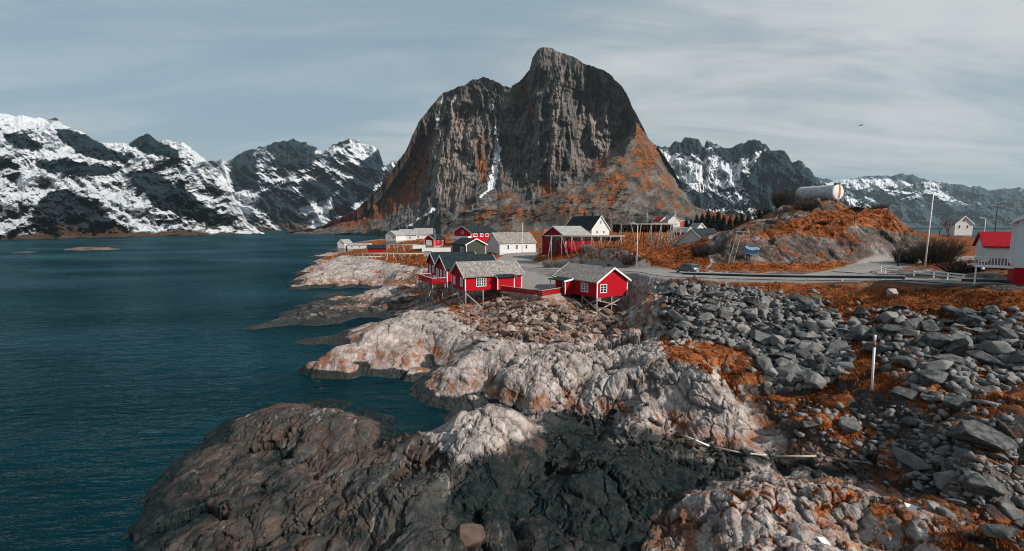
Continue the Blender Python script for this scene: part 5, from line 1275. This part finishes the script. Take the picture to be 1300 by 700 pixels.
# ================================================================== LADDER, PAINTED BOARD
def steps():
    b = Vector(gpt(924.5, 86.5)); r = empty('ladder', tuple(b), 0, 'weathered wooden ladder with handrail leaning on the rock knoll', 'ladder')
    a0 = Vector((0, 0, 0)); t0 = Vector((2.0, 1.7, 5.0)); side = Vector((.75, -.2, 0))
    for s in (0, 1): MB().beam(a0 + side * s, t0 + side * s, .1, .14).build('rail', WOOD, r)
    m = MB()
    for i in range(1, 15): p = a0.lerp(t0, i / 15); m.beam(p, p + side, .12, .05)
    m.build('rung', WOOD, r)
    MB().beam(t0 + Vector((-.3, 0, .1)), t0 + Vector((2.4, -.3, .1)), .12, .1).build('platform_edge', WOOD, r)
    for q in (0, 1.2, 2.3): MB().beam(t0 + Vector((q, -.2, -1.2)), t0 + Vector((q, -.2, .9)), .08).build('post', WOOD, r)
    MB().beam(t0 + Vector((-.2, -.2, .85)), t0 + Vector((2.4, -.2, .85)), .08).build('handrail', WOOD, r)
steps()
def board():
    b = Vector(gpt(944, 86)); r = empty('painted_board', tuple(b), R(-12), 'blue and white wavy painted board on two legs at the foot of the knoll', 'board')
    top = [(0, 2.55), (.35, 2.75), (.9, 2.55), (1.5, 2.5), (2.1, 2.6), (2.7, 2.4), (2.75, 1.75), (2.3, 1.3), (1.5, 1.25), (.8, 1.25), (.25, 1.35), (.0, 1.7)]
    m = MB(); n = len(top); m.v += [(x, 0, z) for x, z in top] + [(x, .12, z) for x, z in top]
    m.f += [tuple(range(n)), tuple(range(2 * n - 1, n - 1, -1))] + [(k, (k + 1) % n, n + (k + 1) % n, n + k) for k in range(n)]
    m.build('panel', plain_mat("blue_paint", (.02, .10, .24), .5, .3, 0, .4), r)
    wv = [(.05, 2.5), (.4, 2.68), (.9, 2.45), (1.5, 2.38), (2.1, 2.48), (2.6, 2.3), (2.5, 1.95), (2.0, 2.05), (1.5, 1.85), (.9, 1.95), (.4, 2.2)]
    m = MB(); n = len(wv); m.v += [(x, -.05, z) for x, z in wv] + [(x, -.003, z) for x, z in wv]
    m.f += [tuple(range(n)), tuple(range(2 * n - 1, n - 1, -1))] + [(k, (k + 1) % n, n + (k + 1) % n, n + k) for k in range(n)]
    m.build('wave', plain_mat("pale_blue_paint", (.42, .58, .66), .5, .3, 0, .35), r)
    for xx in (.3, 2.4): MB().box(xx - .07, xx + .07, .13, .25, -.4, 2.0).build('leg', WOOD, r)
board()
# ================================================================== MARKER POST, PIPE, LITTER
h_ = hit(1106.5, 497)[0]
mp = empty('marker_post', tuple(h_), 0, 'white marker post with red band standing among the boulders', 'post')
hh = np.hypot(h_[0], h_[1]) ; D_ = h_[1]; ht = 72 * D_ / 600 * 1.02
MB().tube([(0, 0, -.4), (-.06, 0, ht * .78)], .085, 10).build('shaft', TRIM, mp, True)
MB().tube([(-.06, 0, ht * .78 + .001), (-.065, 0, ht * .88)], .088, 10).build('band', plain_mat("faded_red_paint", (.42, .10, .06), .6, .3, 0, .3), mp, True)
MB().tube([(-.065, 0, ht * .88 + .001), (-.07, 0, ht)], .085, 10).build('tip', TRIM, mp, True)
pp = [(868, 566, 1.1), (900, 571, 1.2), (940, 575, 1.35), (978, 578.5, 1.5), (983, 579.5, 1.52), (1040, 583.5, 1.75), (1105, 588, 2.1)]
pw = [Vector(P(*q)) for q in pp]
pw = [Vector((p.x, p.y, max(p.z, ground(p.x, p.y) + .12))) for p in pw]
pipe = empty('pipe', tuple(pw[0]), 0, 'long pale jointed pipe lying across the dark gully', 'pipe')
for a, b, mt in ((0, 1, TRIM), (1, 3, PALEWOOD), (4, 5, PALEWOOD), (5, 6, WOOD)):
    MB().tube([p - pw[0] for p in pw[a:b + 1]], .07, 8).build('pipe_length', mt, pipe, True)
for k in (3, 5): q = pw[k] - pw[0]; MB().tube([q - Vector((.12, 0, 0)), q + Vector((.12, 0, 0))], .12, 10).build('collar', DARKSTEEL, pipe, True)
def scrap(label, px, py, w_, d_, rz):
    p = hit(px, py)[0]; r = empty('plastic_scrap', (p[0], p[1], p[2] + .05), rz, label, 'litter')
    MB().box(-w_ / 2, w_ / 2, -d_ / 2, d_ / 2, 0, .06, Matrix.Rotation(.35, 4, 'X') @ Matrix.Rotation(.2, 4, 'Y')).build('sheet', plain_mat("white_plastic", (.70, .72, .72), .4, .4, 0, .2), r, bevel=.015)
    MB().box(-w_ * .3, w_ * .2, -d_ * .9, -d_ / 2 - .01, .0, .12, Matrix.Rotation(.5, 4, 'X')).build('flap', TRIM, r, bevel=.015)
scrap('white plastic scrap stranded on the grassy knoll', 1159, 648, .75, .4, R(-20))
scrap('pale plastic tub remnant wedged between rocks at the bottom edge', 1047, 692, .45, .6, R(10))
# bird
bp = Vector(PD(1093, 159.5, 150)); br = MB()
br.tube([(-.45, 0, 0), (-.2, 0, .05), (.1, 0, .03), (.38, 0, .06), (.5, 0, .05)], [.02, .12, .13, .07, .015], 8)
bo_ = empty('bird', tuple(bp), R(200), 'small dark gull gliding in the sky above the distant range', 'bird'); br.build('body', DARKSTEEL, bo_, True)
for s in (-1, 1):
    wg = MB(); pr_ = [(.2, 0, .06), (.28, s * .35, .22), (.1, s * .8, .12), (-.1, s * .78, .10), (-.05, s * .35, .2), (-.15, 0, .06)]
    n = len(pr_); wg.v += pr_ + [(a, b, c - .025) for a, b, c in pr_]; wg.f += [tuple(range(n)), tuple(range(2 * n - 1, n - 1, -1))] + [(k, (k + 1) % n, n + (k + 1) % n, n + k) for k in range(n)]
    wg.build('wing', DARKSTEEL, bo_)
# islets
def islet(px, py, rx, ry, h, sd):
    x, y, _ = P(px, py, 0); n = 60; a = np.linspace(-1, 1, n); XX, YY = np.meshgrid(a, a); d = np.sqrt(XX ** 2 + YY ** 2)
    Z = h * (1 - d ** 2 * 1.35) + h * .7 * fbm(XX * 2.2 + sd, YY * 2.2, 5, 900) - .2
    o = mesh_np('islet', np.stack([x + XX.ravel() * rx, y + YY.ravel() * ry, Z.ravel()], 1), grid_faces(n, n), rough_mat("islet_rock", (.07, .05, .04), (.17, .13, .105), .12, .9, .4)); o['kind'] = 'structure'
islet(117, 317, 24, 16, 2.0, 1); islet(32, 320.5, 8, 8, .7, 7)
# ================================================================== TREES AND SHRUBS
BARK = rough_mat("bare_branches", (.028, .022, .019), (.065, .05, .042), 3, .95, .2)
GREYTWIG = rough_mat("grey_twigs", (.13, .125, .12), (.24, .225, .21), 3, .95, .2)
CONI = rough_mat("conifer_needles", (.006, .010, .009), (.018, .024, .02), 2.0, .9, .3)
def bare_tree(label, loc, h, spread, depth=5, seed=1, mat=None, name='bare_tree', cat='tree', stems=1, group=None):
    r = empty(name, loc, 0, label, cat, group); rr = random.Random(seed); tr = MB(); cr = MB(); mat = mat or BARK
    def grow(p, d, l, rad, lev):
        q = p + d * l; mid = p.lerp(q, .5) + Vector((rr.uniform(-1, 1), rr.uniform(-1, 1), rr.uniform(-.3, .5))) * l * .09
        (tr if lev == 0 else cr).tube([p, mid, q], [rad, rad * .82, rad * .62], 5 if lev < 2 else 3, False)
        if lev >= depth: return
        for k in range(rr.choice((2, 3, 3)) if lev else rr.choice((3, 4, 5))):
            a = rr.uniform(0, 6.28); sp = rr.uniform(.35, .95) * spread
            nd = (d + Vector((math.cos(a), math.sin(a), rr.uniform(-.1, .5))) * sp).normalized()
            st = q if k == 0 or lev else p.lerp(q, rr.uniform(.45, 1))
            grow(st, nd, l * rr.uniform(.58, .82), rad * .55, lev + 1)
    for s in range(stems):
        o = Vector((rr.uniform(-.5, .5), rr.uniform(-.5, .5), -.2)) * (1 if stems > 1 else .2); d = Vector((rr.uniform(-.4, .4), rr.uniform(-.4, .4), 1)).normalized() if stems > 1 else Vector((0, 0, 1))
        grow(o, d, h * rr.uniform(.27, .36), h * .017 + .02, 0)
    tr.build('trunk' if stems == 1 else 'stems', mat, r, True); cr.build('branches', mat, r, True)
    return r
def shrub(label, px, D, h, w_, seed, mat=None, group=None, name='shrub', n=240):
    """leafless thicket: many thin upright twigs"""
    b = Vector(gpt(px, D)); rr = random.Random(seed); r = empty(name, tuple(b), 0, label, 'shrub', group); st = MB(); tw = MB()
    for k in range(n):
        a = rr.uniform(0, 6.28); q = math.sqrt(rr.random()) * w_ * .35; p = Vector((math.cos(a) * q, math.sin(a) * q * .8, -.2))
        t = Vector((p.x * rr.uniform(1.5, 2.6), p.y * rr.uniform(1.5, 2.4), h * rr.uniform(.5, 1.0) * (1 - .5 * (q / (w_ * .5)) ** 2)))
        m_ = p.lerp(t, .55) + Vector((rr.uniform(-.1, .1), rr.uniform(-.1, .1), .1)) * h * .3
        (st if k % 6 == 0 else tw).tube([p, m_, t], [.035, .026, .014], 3, False)
        for j in range(4):
            s0 = m_.lerp(t, rr.uniform(0, .9)); e = s0 + Vector((rr.uniform(-1, 1), rr.uniform(-1, 1), rr.uniform(-.1, .9))) * h * .17
            tw.tube([s0, e], [.018, .011], 3, False)
    st.build('stems', mat or BARK, r); tw.build('twigs', mat or BARK, r)
    return r
bare_tree('wiry bare tree on the road edge left of the white flagpole', gpt(1140, 80), 6.5, .9, 5, 5)
bare_tree('dark bare tree beside the lone white house', gpt(1203, 150), 8.5, .95, 5, 9)
bare_tree('small bare tree left of the lone white house on the skyline', gpt(1192, 160), 6, 1.0, 5, 13)
bare_tree('leafless birch on the orange slope of the knoll', gpt(1085, 95), 3.6, .9, 4, 21)
shrub('dark leafless hedge behind the flagpole foot', 1190, 80, 4.6, 6.0, 31, None, None, 'hedge', 420)
shrub('brown leafless hedge in front of the maroon car', 1222, 62, 2.0, 4.6, 32, None, None, 'hedge', 260)
shrub('leafless thicket on the roadside under the bare tree', 1150, 84, 3.0, 4.0, 33, n=260)
shrub('dark leafless thicket on top of the knoll right of the tank', 1112, 108, 3.2, 3.6, 34, n=260)
shrub('brown thicket below the left end of the tank', 1022, 104, 2.4, 4.2, 35, n=260)
shrub('leafless thicket on the skyline left of the tank', 995, 112, 4.4, 4.6, 36, n=300)
shrub('low dark thicket at the left shoulder of the knoll', 970, 116, 3.2, 5.0, 37, n=260)
shrub('low dark juniper in the orange turf of the knoll top', 1086, 102, 1.0, 2.4, 38, CONI, None, 'juniper', 200)
shrub('dark juniper halfway down the knoll', 1045, 95, .9, 1.8, 39, CONI, None, 'juniper', 160)
shrub('brown roadside shrub behind the dark grey hatchback', 890, 92, 3.0, 3.6, 40, n=260)
for k, (px, D, hh_) in enumerate(((697, 104, 2.1), (712, 104, 2.2), (731, 103, 2.3), (746, 104, 1.9))):
    shrub(('round grey shrub leftmost in the row below the dark red shed', 'grey shrub second from the left in the row below the shed', 'tallest grey shrub in the row under the long fish rack', 'rightmost grey shrub in the row under the long fish rack')[k], px, D, hh_, 2.4, 50 + k, GREYTWIG, 'grey shrubs below the red shed', n=220)
shrub('thorny brown shrub beside the lamp post on the mound', 800, 92, 2.0, 3.4, 60, n=180)
def conifer(label, px, D, h, seed, group):
    b = Vector(gpt(px, D)); r = empty('conifer', tuple(b), 0, label, 'tree', group); rr = random.Random(seed)
    MB().tube([(0, 0, -.4), (0, 0, h * .95)], [h * .025 + .04, .03], 6).build('trunk', BARK, r, True)
    c = MB(); n = int(34 + h * 5)
    for i in range(n):
        t = (i / n) ** .9; z = h * (.08 + .92 * t); L = (1 - t) ** .7 * h * .34 * rr.uniform(.5, 1.25) + .2
        for j in range(8):
            a = rr.uniform(0, 6.28); d = Vector((math.cos(a), math.sin(a), 0)); s = Vector((-d.y, d.x, 0)) * L * .28
            p = Vector((0, 0, z)); e = p + d * L - Vector((0, 0, L * .35)); k = len(c.v)
            c.v += [tuple(p), tuple(p.lerp(e, .6) + s), tuple(e), tuple(p.lerp(e, .6) - s)]; c.f.append((k, k + 1, k + 2, k + 3))
    c.build('crown', CONI, r)
for k, (px, D, hh_) in enumerate(((871, 228, 7), (877, 220, 6), (884, 232, 8.5), (891, 225, 9), (898, 235, 10.5), (905, 228, 8.5), (911, 236, 10), (918, 226, 8), (926, 232, 7.5), (934, 226, 8.5), (941, 236, 9), (949, 228, 8), (958, 230, 7), (966, 236, 6.5))):
    conifer('dark conifer in the thin belt of conifers behind the steep white gable', px, D, hh_, 70 + k, 'belt of dark conifers')

# ================================================================== BOULDERS
def stone_mat(name, a, b_, c, stain=None, wet=0.0):
    m, n, b = newmat(name, .88, .04)
    oi = n.node('ShaderNodeObjectInfo').outputs['Random']; g = n.node('ShaderNodeNewGeometry').outputs['Position']
    n1 = n.noise(g, 2.2, 8, .65); n2 = n.noise(g, 14, 4, .65)
    col = n.mix(n.step(n1, .35, .66), a, b_)
    col = n.mix(n.math('MULTIPLY', n.step(oi, .4, .95), .85), col, c)
    col = n.mix(n.math('MULTIPLY', n.step(n2, .5, .72), .4), col, tuple(v * .5 for v in a))
    if stain: col = n.mix(n.math('MULTIPLY', n.step(n.math('ADD', n.noise(g, 1.0, 6, .6), n.math('MULTIPLY', oi, .25)), .66, .9), .6), col, stain)
    n.link(col, b.inputs['Base Color']); n.link(n.bump(n.math('ADD', n1, n.math('MULTIPLY', n2, .3)), .6, .1), b.inputs['Normal'])
    return m
ST_GREY = stone_mat("grey_boulder", (.036, .042, .044), (.135, .135, .133), (.25, .245, .24), (.13, .085, .06))
ST_DARK = stone_mat("wet_boulder", (.010, .014, .015), (.03, .034, .033), (.08, .058, .042))
ST_RUST = stone_mat("rust_boulder", (.10, .062, .048), (.21, .15, .12), (.36, .32, .295), (.19, .075, .036))
ST_PALE = stone_mat("pale_boulder", (.22, .195, .18), (.35, .32, .30), (.40, .36, .33), (.24, .12, .06))
def hull_mesh(name, seed, squash, mat, bev=.09, npts=15, sub=True):
    rr = np.random.default_rng(seed); p = rr.normal(size=(npts, 3)); p /= np.linalg.norm(p, axis=1)[:, None]; p = p * rr.uniform(.75, 1.05, (npts, 1)) * np.array(squash)
    bm = bmesh.new()
    for q in p: bm.verts.new(q)
    res = bmesh.ops.convex_hull(bm, input=bm.verts)
    junk = list({e for e in res.get('geom_interior', []) + res.get('geom_unused', []) if isinstance(e, bmesh.types.BMVert) and e.is_valid})
    if junk: bmesh.ops.delete(bm, geom=junk, context='VERTS')
    bmesh.ops.dissolve_limit(bm, angle_limit=R(16), verts=bm.verts, edges=bm.edges)
    if sub:
        bmesh.ops.bevel(bm, geom=list(bm.edges), offset=bev, segments=2, affect='EDGES', profile=.6, clamp_overlap=True)
        bmesh.ops.triangulate(bm, faces=bm.faces)
        bmesh.ops.subdivide_edges(bm, edges=[e for e in bm.edges if e.calc_length() > .35], cuts=1, use_grid_fill=True)
        co = np.array([v.co for v in bm.verts])
        ns = fbm(co[:, 0] * 2.1 + seed, co[:, 1] * 2.1 + co[:, 2] * 1.7, 4, 300 + seed % 7)
        for v, k in zip(bm.verts, ns): v.co *= 1 + .10 * float(k)
    bmesh.ops.recalc_face_normals(bm, faces=bm.faces)
    me = bpy.data.meshes.new(name); bm.to_mesh(me); bm.free()
    if mat: me.materials.append(mat)
    return me
SQ = [(1, .8, .62), (1.15, .7, .55), (.9, .9, .7), (1.25, .75, .42), (1, .65, .75)]
def stone_set(name, mat, n=12, s0=0): return [hull_mesh(name, s0 + i, SQ[i % 5], mat) for i in range(n)]
SETS = dict(grey=stone_set('boulder', ST_GREY, 14, 1), dark=stone_set('boulder', ST_DARK, 8, 40), rust=stone_set('rubble_stone', ST_RUST, 12, 60), pale=stone_set('boulder', ST_PALE, 8, 90))
def sample(poly, n, seed, mind=3.0, persp=None):
    rr = np.random.default_rng(seed); p = np.array(poly); out = []
    lo, hi = p.min(0), p.max(0); tries = 0
    while len(out) < n and tries < n * 60:
        tries += 1; q = rr.uniform(lo, hi)
        if not inpoly(q[0], q[1], poly): continue
        if out and min((q[0] - o[0]) ** 2 + (q[1] - o[1]) ** 2 for o in out) < mind ** 2: continue
        out.append(q)
    return np.array(out)
def boulders(poly, n, kind, smin, smax, label, group, seed, mind=3.0, flat=1.0, sink=.22, tilt=.45, name='boulder'):
    pts = sample(poly, n, seed, mind); jr = np.random.default_rng(seed + 77); pts = pts + jr.normal(0, 1, pts.shape) * (jr.random((len(pts), 1)) < .3) * np.array([16, 7]) * min(1, 8 / mind + .3); h3 = hit(pts[:, 0], pts[:, 1]); rr = random.Random(seed)
    for q in h3:
        if not np.isfinite(q).all() or q[2] < -.3: continue
        s = (smin + (smax - smin) * rr.random() ** 2.2) * (1.0 if kind == 'dark' else 1.12)
        o = bpy.data.objects.new(name, rr.choice(SETS[kind])); COL.objects.link(o)
        k = s * .5
        o.scale = (k * rr.uniform(.85, 1.3), k * rr.uniform(.8, 1.15), k * rr.uniform(.75, 1.1) * flat)
        o.rotation_euler = (rr.uniform(-tilt, tilt), rr.uniform(-tilt, tilt), rr.uniform(0, 6.28))
        o.location = (q[0], q[1], q[2] + k * (.55 * flat - sink))
        tag(o, label, 'boulder' if name == 'boulder' else 'stone', group)
RIP = [(852, 360), (905, 364), (990, 372), (1050, 388), (1080, 420), (1078, 470), (1035, 500), (985, 500), (955, 450), (905, 432), (850, 428), (838, 405)]
RSL = [(1070, 412), (1120, 388), (1200, 400), (1300, 398), (1300, 500), (1180, 512), (1125, 470), (1085, 430)]
RLO = [(1000, 505), (1090, 520), (1300, 510), (1300, 640), (1210, 632), (1120, 600), (1010, 555), (985, 525)]
RUB = [(598, 398), (632, 382), (660, 376), (700, 390), (735, 388), (790, 402), (795, 425), (735, 440), (690, 430), (630, 432), (600, 420)]
GUL = [(720, 486), (790, 502), (850, 548), (1000, 572), (1120, 598), (1100, 612), (990, 602), (850, 592), (720, 562), (690, 530)]
LOW = [(1110, 612), (1300, 640), (1300, 700), (1180, 660)]
PAL = [(560, 386), (600, 402), (640, 432), (620, 450), (585, 425), (560, 405)]
boulders(RIP, 160, 'grey', 1.1, 2.6, 'grey angular boulder heaped in the bank below the long guardrail', 'boulders of the bank below the guardrail', 1, 6.5)
boulders(RSL, 95, 'grey', 1.0, 2.9, 'grey slab-like block lying on the rusty turf slope at the right', 'slabs on the right-hand slope', 2, 8, .9)
boulders(RLO, 30, 'grey', .6, 2.2, 'grey boulder in the turf around the foot of the white marker post', 'boulders below the marker post', 3, 10)
boulders(RUB, 165, 'rust', .9, 2.2, 'rust brown stone in the rubble bank under the red cabins', 'rubble under the red cabins', 4, 4.2, name='rubble_stone')
boulders(GUL, 44, 'dark', .4, 1.3, 'dark wet stone in the weedy gully between the pale rocks', 'wet stones in the gully', 5, 9)
boulders(LOW, 14, 'grey', .5, 1.5, 'grey boulder in the hollow behind the lower right knoll', 'boulders behind the lower right knoll', 6, 15)
boulders(PAL, 12, 'pale', .9, 2.0, 'pale pinkish block at the left foot of the rubble bank', 'pale blocks beside the rubble', 7, 10)
def big_rock(label, px, py, size, sq, mat, rz, seed, up=.2):
    q = hit(px, py)[0]; me_ = hull_mesh('boulder', seed, sq, mat, .12, 16); o = bpy.data.objects.new('boulder', me_); COL.objects.link(o)
    o.scale = (size / 2,) * 3; o.rotation_euler = (.1, .15, rz); o.location = (q[0], q[1], q[2] + size * up); tag(o, label, 'boulder')
big_rock('large smooth brown triangular boulder at the bottom edge among black rocks', 598, 692, 2.0, (1, .8, .9), stone_mat("brown_boulder", (.07, .05, .042), (.11, .08, .066), (.10, .07, .06)), .4, 201, .25)
big_rock('wide tilted dark slab right of the white marker post', 1240, 560, 4.6, (1.3, .8, .45), ST_GREY, .5, 202, .05)
big_rock('pointed grey block just left of the white marker post top', 1092, 432, 2.6, (1, .7, .8), ST_GREY, .3, 203, .15)
big_rock('long pale grey slab standing out near the end of the guardrail', 1132, 378, 2.2, (1.3, .6, .55), ST_PALE, .7, 204, .2)
big_rock('tall dark leaning slab in the middle of the turf slope', 1022, 452, 3.2, (.7, .55, 1.0), ST_GREY, .2, 205, .12)
big_rock('flat grey slab half sunk below the white marker post', 1150, 505, 2.4, (1.2, .7, .45), ST_GREY, .1, 206, .1)
big_rock('broad grey block in the hollow behind the knoll, bottom right', 1250, 625, 2.2, (1.2, .8, .6), ST_GREY, .2, 207, .12)
# small stones nobody could count
def scree(name, label, regs, mat, seed):
    base = [hull_mesh('tmp', 400 + i, SQ[i % 5], None, npts=10, sub=False) for i in range(6)]
    bl = []
    for me_ in base:
        bm = bmesh.new(); bm.from_mesh(me_); bmesh.ops.triangulate(bm, faces=bm.faces); bm.verts.index_update()
        bl.append((np.array([v.co[:] for v in bm.verts]), np.array([[v.index for v in f.verts] for f in bm.faces]))); bm.free(); bpy.data.meshes.remove(me_)
    rr = np.random.default_rng(seed); V = []; Fc = []; off = 0; jr = np.random.default_rng(seed + 5)
    for poly, n, s0, s1 in regs:
        pts = sample(poly, n, seed + n, 0.0); pts = pts + jr.normal(0, 1, pts.shape) * (jr.random((len(pts), 1)) < .25) * np.array([18, 8]); h3 = hit(pts[:, 0], pts[:, 1])
        for q in h3:
            if not np.isfinite(q).all() or q[2] < 0: continue
            v, f = bl[rr.integers(6)]; s = (s0 + (s1 - s0) * rr.random() ** 2) * .5; a = rr.uniform(0, 6.28); c_, s_ = math.cos(a), math.sin(a)
            w_ = v * s; w_ = np.stack([w_[:, 0] * c_ - w_[:, 1] * s_, w_[:, 0] * s_ + w_[:, 1] * c_, w_[:, 2]], 1) + q + np.array([0, 0, s * .3])
            V.append(w_); Fc.append(f + off); off += len(w_)
    o = mesh_np(name, np.concatenate(V), np.concatenate(Fc), mat, None, False); tag(o, label, 'stones', None, 'stuff')
scree('scree', 'small grey stones filling the gaps between the boulders of the bank', [(RIP, 1700, .5, 1.3), (RSL, 750, .3, 1.3), (RLO, 600, .25, 1.0), (LOW, 200, .12, .45)], ST_GREY, 11)
scree('rubble', 'small rust brown stones filling the rubble bank under the cabins', [(RUB, 1100, .4, .9), (PAL, 120, .2, .6)], ST_RUST, 12)
scree('shingle', 'small dark stones on the floor of the weedy gully', [(GUL, 600, .1, .4)], ST_DARK, 13)

# ================================================================== DRY GRASS
def dry_grass():
    m, n, b = newmat("dry_grass", .9, .03)
    pos = n.node('ShaderNodeNewGeometry').outputs['Position']; at_ = n.attr('tone')
    c = n.mix(at_, (.055, .026, .013), (.36, .105, .028)); c = n.mix(n.math('MULTIPLY', n.step(n.noise(pos, .6, 4, .6), .5, .68), .6), c, (.42, .16, .055))
    n.link(c, b.inputs['Base Color'])
    regs = [([(860, 352), (990, 362), (1310, 372), (1310, 640), (1120, 610), (1000, 560), (960, 520), (940, 450), (880, 400)], 15000), ([(850, 600), (1310, 600), (1310, 700), (830, 700)], 7000),
            ([(840, 420), (1000, 440), (1000, 545), (840, 470)], 3000), ([(690, 300), (905, 300), (905, 345), (790, 347), (700, 345)], 5000), ([(905, 255), (1180, 255), (1180, 342), (905, 342)], 3500), ([(790, 348), (862, 350), (850, 420), (800, 430)], 1200), ([(420, 300), (600, 310), (600, 340), (420, 340)], 2500)]
    V = []; tone = []; rr = np.random.default_rng(5)
    for poly, num in regs:
        p = np.array(poly); q = rr.uniform(p.min(0), p.max(0), (int(num * 1.8), 2)); q = q[inpoly(q[:, 0], q[:, 1], poly)][:num]
        h3 = hit(q[:, 0], q[:, 1]); h3 = h3[np.isfinite(h3).all(1)]
        x, y, z = h3.T; e = .25
        z0, A, cr, flat = ground_full(x, y); z0 = grid_z(x, y); zx = grid_z(x + e, y); zy = grid_z(x, y + e); sl = np.hypot(zx - z0, zy - z0) / e
        g = masks(x, y, z0, A, cr, flat, sl)[0]
        k = (g > .53 + rr.uniform(-.05, .12, len(g))) & (flat < .3); x, y, z0 = x[k], y[k], z0[k]
        r = np.hypot(x, y); sz = np.clip(.10 + r * .0028, .12, .6)
        for j in range(5):
            a = rr.uniform(0, 2 * np.pi, len(x)); l = sz * rr.uniform(.6, 1.3, len(x)); w_ = sz * rr.uniform(.10, .2, len(x)); an = rr.uniform(0, 2 * np.pi, len(x))
            bx = x + rr.normal(0, .6, len(x)) * sz; by = y + rr.normal(0, .6, len(x)) * sz
            dx, dy = np.cos(an), np.sin(an); lean = rr.uniform(.3, 1.3, len(x))
            v0 = np.stack([bx - dy * w_, by + dx * w_, z0 - .05], 1); v1 = np.stack([bx + dy * w_, by - dx * w_, z0 - .05], 1); v2 = np.stack([bx + dx * l * lean, by + dy * l * lean, z0 + l * .75], 1)
            V.append(np.stack([v0, v1, v2], 1).reshape(-1, 3)); t = np.clip(.5 + .35 * rr.normal(size=len(x)), 0, 1); tone.append(np.repeat(t, 3))
    V = np.concatenate(V); o = mesh_np('dry_grass', V, np.arange(len(V)).reshape(-1, 3), m, dict(tone=np.concatenate(tone)), False)
    tag(o, 'rusty orange dry grass growing between the rocks and on the mounds', 'grass', None, 'stuff')
dry_grass()
